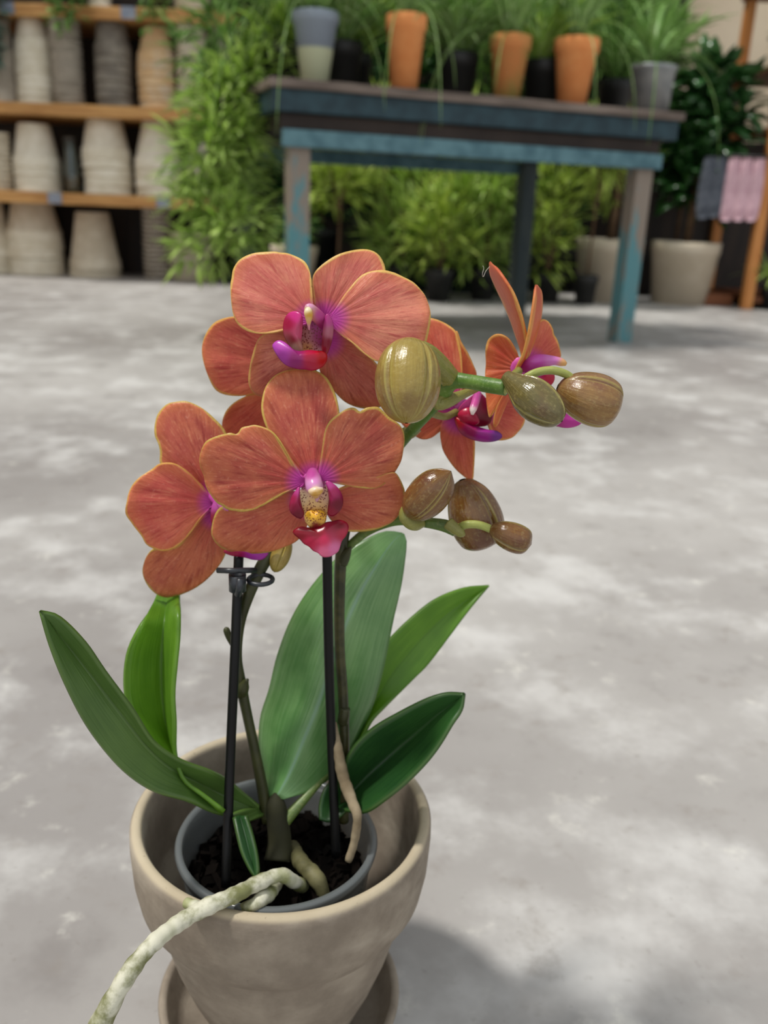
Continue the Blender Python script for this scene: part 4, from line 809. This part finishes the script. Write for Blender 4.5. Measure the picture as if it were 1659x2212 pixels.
# --- flower 5, seen from the side at the right
f5 = flower('rightmost flower seen from the side', (1130, 795), .352)
fan('petal', (1140, 790), [(1142, 775), (1148, 740), (1158, 705), (1170, 690), (1180, 692), (1188, 700), (1194, 712), (1196, 722), (1203, 734), (1208, 750), (1210, 772), (1190, 785), (1160, 792)], .358, (.0001, 0), p_red, f5, .001)
def blade2(name, Lp, Rp, mat, bend, parent, nu=40, nv=10):
    A, B = cat(Lp, nu), cat(Rp, nu); V, att = [], []
    for j in range(nu):
        for i in range(nv+1):
            t = i/nv; q = A[j]*(1-t)+B[j]*t; V.append(PY(q[0], q[1], q[2]+bend*math.sin(PI*t)*math.sin(PI*min(1, j/nu+.1))))
            att.append(((t-.5)*.7, .4+j/nu*3, min(t, 1-t)*np.linalg.norm((A[j]-B[j])[:2])*.17*1.0+.3))
    F = [(j*(nv+1)+i, j*(nv+1)+i+1, (j+1)*(nv+1)+i+1, (j+1)*(nv+1)+i) for j in range(nu-1) for i in range(nv)]
    return solid(put(name, V, F, mat, parent, attr={'pc': att}), .001)
blade2('sepal', [(1059, 567, .365), (1060, 590, .368), (1071, 618, .369), (1086, 650, .368), (1103, 690, .364), (1115, 725, .359), (1124, 752, .355), (1130, 780, .352)], [(1060, 567, .363), (1074, 580, .352), (1092, 605, .346), (1110, 635, .344), (1124, 672, .344), (1134, 710, .346), (1140, 745, .348), (1138, 780, .350)], p_orange, -.004, f5)
blade2('petal', [(1156, 616, .350), (1154, 640, .346), (1150, 668, .344), (1144, 705, .343), (1138, 735, .344), (1130, 765, .346), (1120, 785, .348), (1112, 802, .350)], [(1158, 616, .352), (1168, 630, .358), (1170, 655, .362), (1167, 688, .362), (1158, 722, .360), (1148, 750, .357), (1136, 780, .354), (1118, 803, .352)], p_orange, -.003, f5)
fan('sepal', (1128, 798), [(1128, 786), (1118, 765), (1108, 745), (1098, 731), (1085, 723), (1072, 722), (1061, 727), (1053, 737), (1049, 756), (1050, 785), (1048, 812), (1049, 845), (1052, 875), (1057, 902), (1066, 888), (1082, 862), (1098, 838), (1112, 815)], .352, (-.00006, 0), p_orange, f5, -.003, .003)
fan('sepal', (1104, 830), [(1098, 836), (1084, 858), (1073, 880), (1066, 905), (1067, 922), (1074, 918), (1082, 900), (1092, 876), (1104, 850), (1108, 838)], .350, (0, 0), p_orange, f5, .001, .001, n=50, rings=8)
knob('column', [(1128, 796, .352, 10), (1150, 784, .350, 16), (1172, 780, .349, 15), (1196, 779, .348, 10), (1214, 783, .348, 8.5), (1223, 787, .348, 4)], lipm, f5, grad([((1130, 800), (170, 30, 110)), ((1160, 775), (214, 96, 196)), ((1195, 776), (220, 130, 205)), ((1220, 788), (230, 180, 110)), ((1160, 795), (180, 40, 140))]))
blob('lip_side_lobe', [(1140, 792), (1165, 788), (1192, 800), (1196, 822), (1180, 836), (1155, 828), (1138, 810)], .350, lipm, f5, .002, grad([((1150, 800), (170, 40, 130)), ((1190, 820), (190, 20, 60))]))
blob('lip_midlobe', [(1180, 895), (1205, 890), (1232, 898), (1256, 908), (1248, 918), (1226, 923), (1205, 920), (1188, 914)], .348, lipm, f5, .002, grad([((1190, 905), (170, 40, 120)), ((1240, 912), (200, 50, 160))]))
stem('cobweb_thread', [(1060, 574, .364, .7), (1050, 585, .362, .5), (1044, 598, .361, .6), (1042, 592, .360, .5), (1045, 580, .360, .5), (1043, 574, .36, .4)], m_plain('pale_fibre', srgb(200, 200, 190), srgb(210, 210, 200), 10, .7), f5, 5, 30)

# ---------------------------------------------------------------- buds
EGG = [(0, .10), (.05, .42), (.2, .80), (.45, 1), (.68, .94), (.86, .68), (.96, .36), (1, .03)]
BLUNT = [(0, .12), (.06, .42), (.25, .80), (.55, 1), (.8, .93), (.93, .66), (1, .05)]
def bud(b, tp, wpx, mat, roll=PI/2, prof=EGG, label=None, twist=0.0, seamw=.075, dep=.17, seams=None):
    """b, tp = (x, y, Y) of base and tip; wpx = widest breadth in px; three sepals closed edge to edge"""
    A, B = PY(*b), PY(*tp); ax = B-A; L = np.linalg.norm(ax); ax = ax/L; mid = (A+B)/2; R = wpx*depth(mid)/FPX/2
    view = mid-CAM; view /= np.linalg.norm(view); s1 = np.cross(ax, view); s1 /= np.linalg.norm(s1); s2 = np.cross(s1, ax)
    pu, pr = [q[0] for q in cat(prof, 90)], [q[1] for q in cat(prof, 90)]
    n, m = 120, 44; V, att = [], []
    for j in range(m+1):
        t = j/m; u = .5-.5*math.cos(PI*t); k = float(np.interp(u, pu, pr))
        for i in range(n):
            th = 2*PI*i/n; ds = min(abs((th-roll-q-twist*u+PI) % (2*PI)-PI) for q in (seams or (0, 2*PI/3, 4*PI/3)))
            sg = ((th-roll-twist*u) % (2*PI/3))/(2*PI/3)
            e = min(1, u*3.5); gr = math.exp(-(ds/seamw)**2)*e; ov = .03*math.exp(-(sg/.12)**2)*e*(1 if sg > .02 else 0)
            r = R*k*(1-dep*gr+ov+.03*math.cos(3*(th-roll-twist*u)+PI))
            V.append(A+ax*L*u+s1*r*math.cos(th)+s2*r*math.sin(th)); att.append((i/n, u*2, .75*math.exp(-((ds-.11)/.035)**2)*e))
    F = [(j*n+i, j*n+(i+1) % n, (j+1)*n+(i+1) % n, (j+1)*n+i) for j in range(m) for i in range(n)]
    o = put('flower_bud', V, F, mat, orchid, attr={'pc': att})
    if label: o['label'] = label
    return o
bud_y = m_bud('yellow_olive_bud', (140, 118, 50), (160, 140, 68), (120, 92, 50))
bud_g = m_bud('olive_green_bud', (92, 84, 44), (110, 98, 54), (96, 68, 48), .18)
bud_b = m_bud('bronze_bud', (122, 88, 46), (148, 114, 62), (110, 70, 54), .3)
bud_r = m_bud('brown_bud', (106, 70, 34), (126, 90, 42), (88, 48, 30), .16)
bud((884, 734, .311), (878, 914, .296), 142, bud_y, PI/2, [(0, .1), (.04, .45), (.18, .82), (.42, 1), (.66, .95), (.84, .72), (.95, .42), (1, .05)], 'large yellow-olive bud beside the top flower', 0, .07, .10, (math.radians(142), math.radians(218), 0))
bud((1092, 812, .316), (1214, 910, .300), 90, bud_g, PI/2, [(0, .3), (.08, .42), (.2, .62), (.4, .95), (.6, 1), (.8, .82), (.94, .5), (1, .05)], 'glossy olive-green bud at the end of the stem', .3, .09, .14)
bud((1204, 836, .318), (1340, 884, .316), 114, bud_b, PI/2-.15, BLUNT, 'bronze bud farthest to the right', 0, .07, .15)
bud((880, 1114, .328), (974, 1018, .322), 90, bud_r, 0, [(0, .15), (.07, .5), (.22, .85), (.45, 1), (.7, .9), (.86, .6), (.95, .26), (1, .04)], 'shiny brown bud of the lower stem nearest the front flower', 0, .06, .10)
bud((998, 1036, .346), (1048, 1184, .344), 116, bud_r, 1.25, BLUNT, 'large brown bud behind the others on the lower stem')
bud((1058, 1140, .328), (1148, 1176, .324), 64, bud_r, -.25, BLUNT, 'smallest brown bud at the tip of the lower stem', 0, .08, .15)
bud((622, 1160, .348), (592, 1236, .342), 42, bud_y, .6, EGG, 'small yellowish bud below the front flower')

# ---------------------------------------------------------------- stakes and clip
def stake(pts, lab):
    q = cat(pts, 40); P = np.array([PY(*a) for a in q]); V, F = tube3(P, .0021, 14)
    tag(put('support_stake', V, F, black_pl), lab, 'plant stake', 'black stakes in the orchid pot')
stake([(516, 1196, .346), (508, 1400, .332), (497, 1650, .322), (488, 1915, .303)], 'black plastic stake left, held by a clip to the left flower stem')
stake([(706, 1160, .340), (710, 1400, .339), (716, 1600, .338), (726, 1850, .327)], 'black plastic stake right, upright under the front flower')
clipm = m_plain('dark_grey_clip', srgb(30, 33, 38), srgb(44, 48, 54), 60, .35, .5)
clip = thing('plant_clip', 'small dark plastic clip tying the left stake to the stem', 'clip', PY(520, 1255, .335))
def ringtube(c, rx, ry, tilt, r, name, a0=0, a1=2*PI):
    P0 = PY(*c); V = []
    P = [P0+np.array([rx*math.cos(a), ry*math.sin(a), tilt*math.cos(a)]) for a in np.linspace(a0, a1, 40)]
    V, F = tube3(P, r, 10); return put(name, V, F, clipm, clip)
V, F = lathe([(.0023, -.0038), (.0036, -.0038), (.0036, .0034), (.0023, .0034)], 24, *PY(513, 1257, .3345), close=True); put('collar', V, F, clipm, clip)
ringtube((563, 1252, .338), .0050, .0052, 0, .0010, 'ring')
V, F = tube3(pxl([(470, 1232, .334), (500, 1233, .332), (530, 1232, .334), (552, 1232, .338)]), .0012, 10); put('grip_bar', V, F, clipm, clip)
V, F = tube3(pxl([(519, 1250, .330), (518, 1268, .3295), (514, 1285, .331)]), .0015, 10); put('latch', V, F, clipm, clip)
print('built', len(bpy.data.objects))
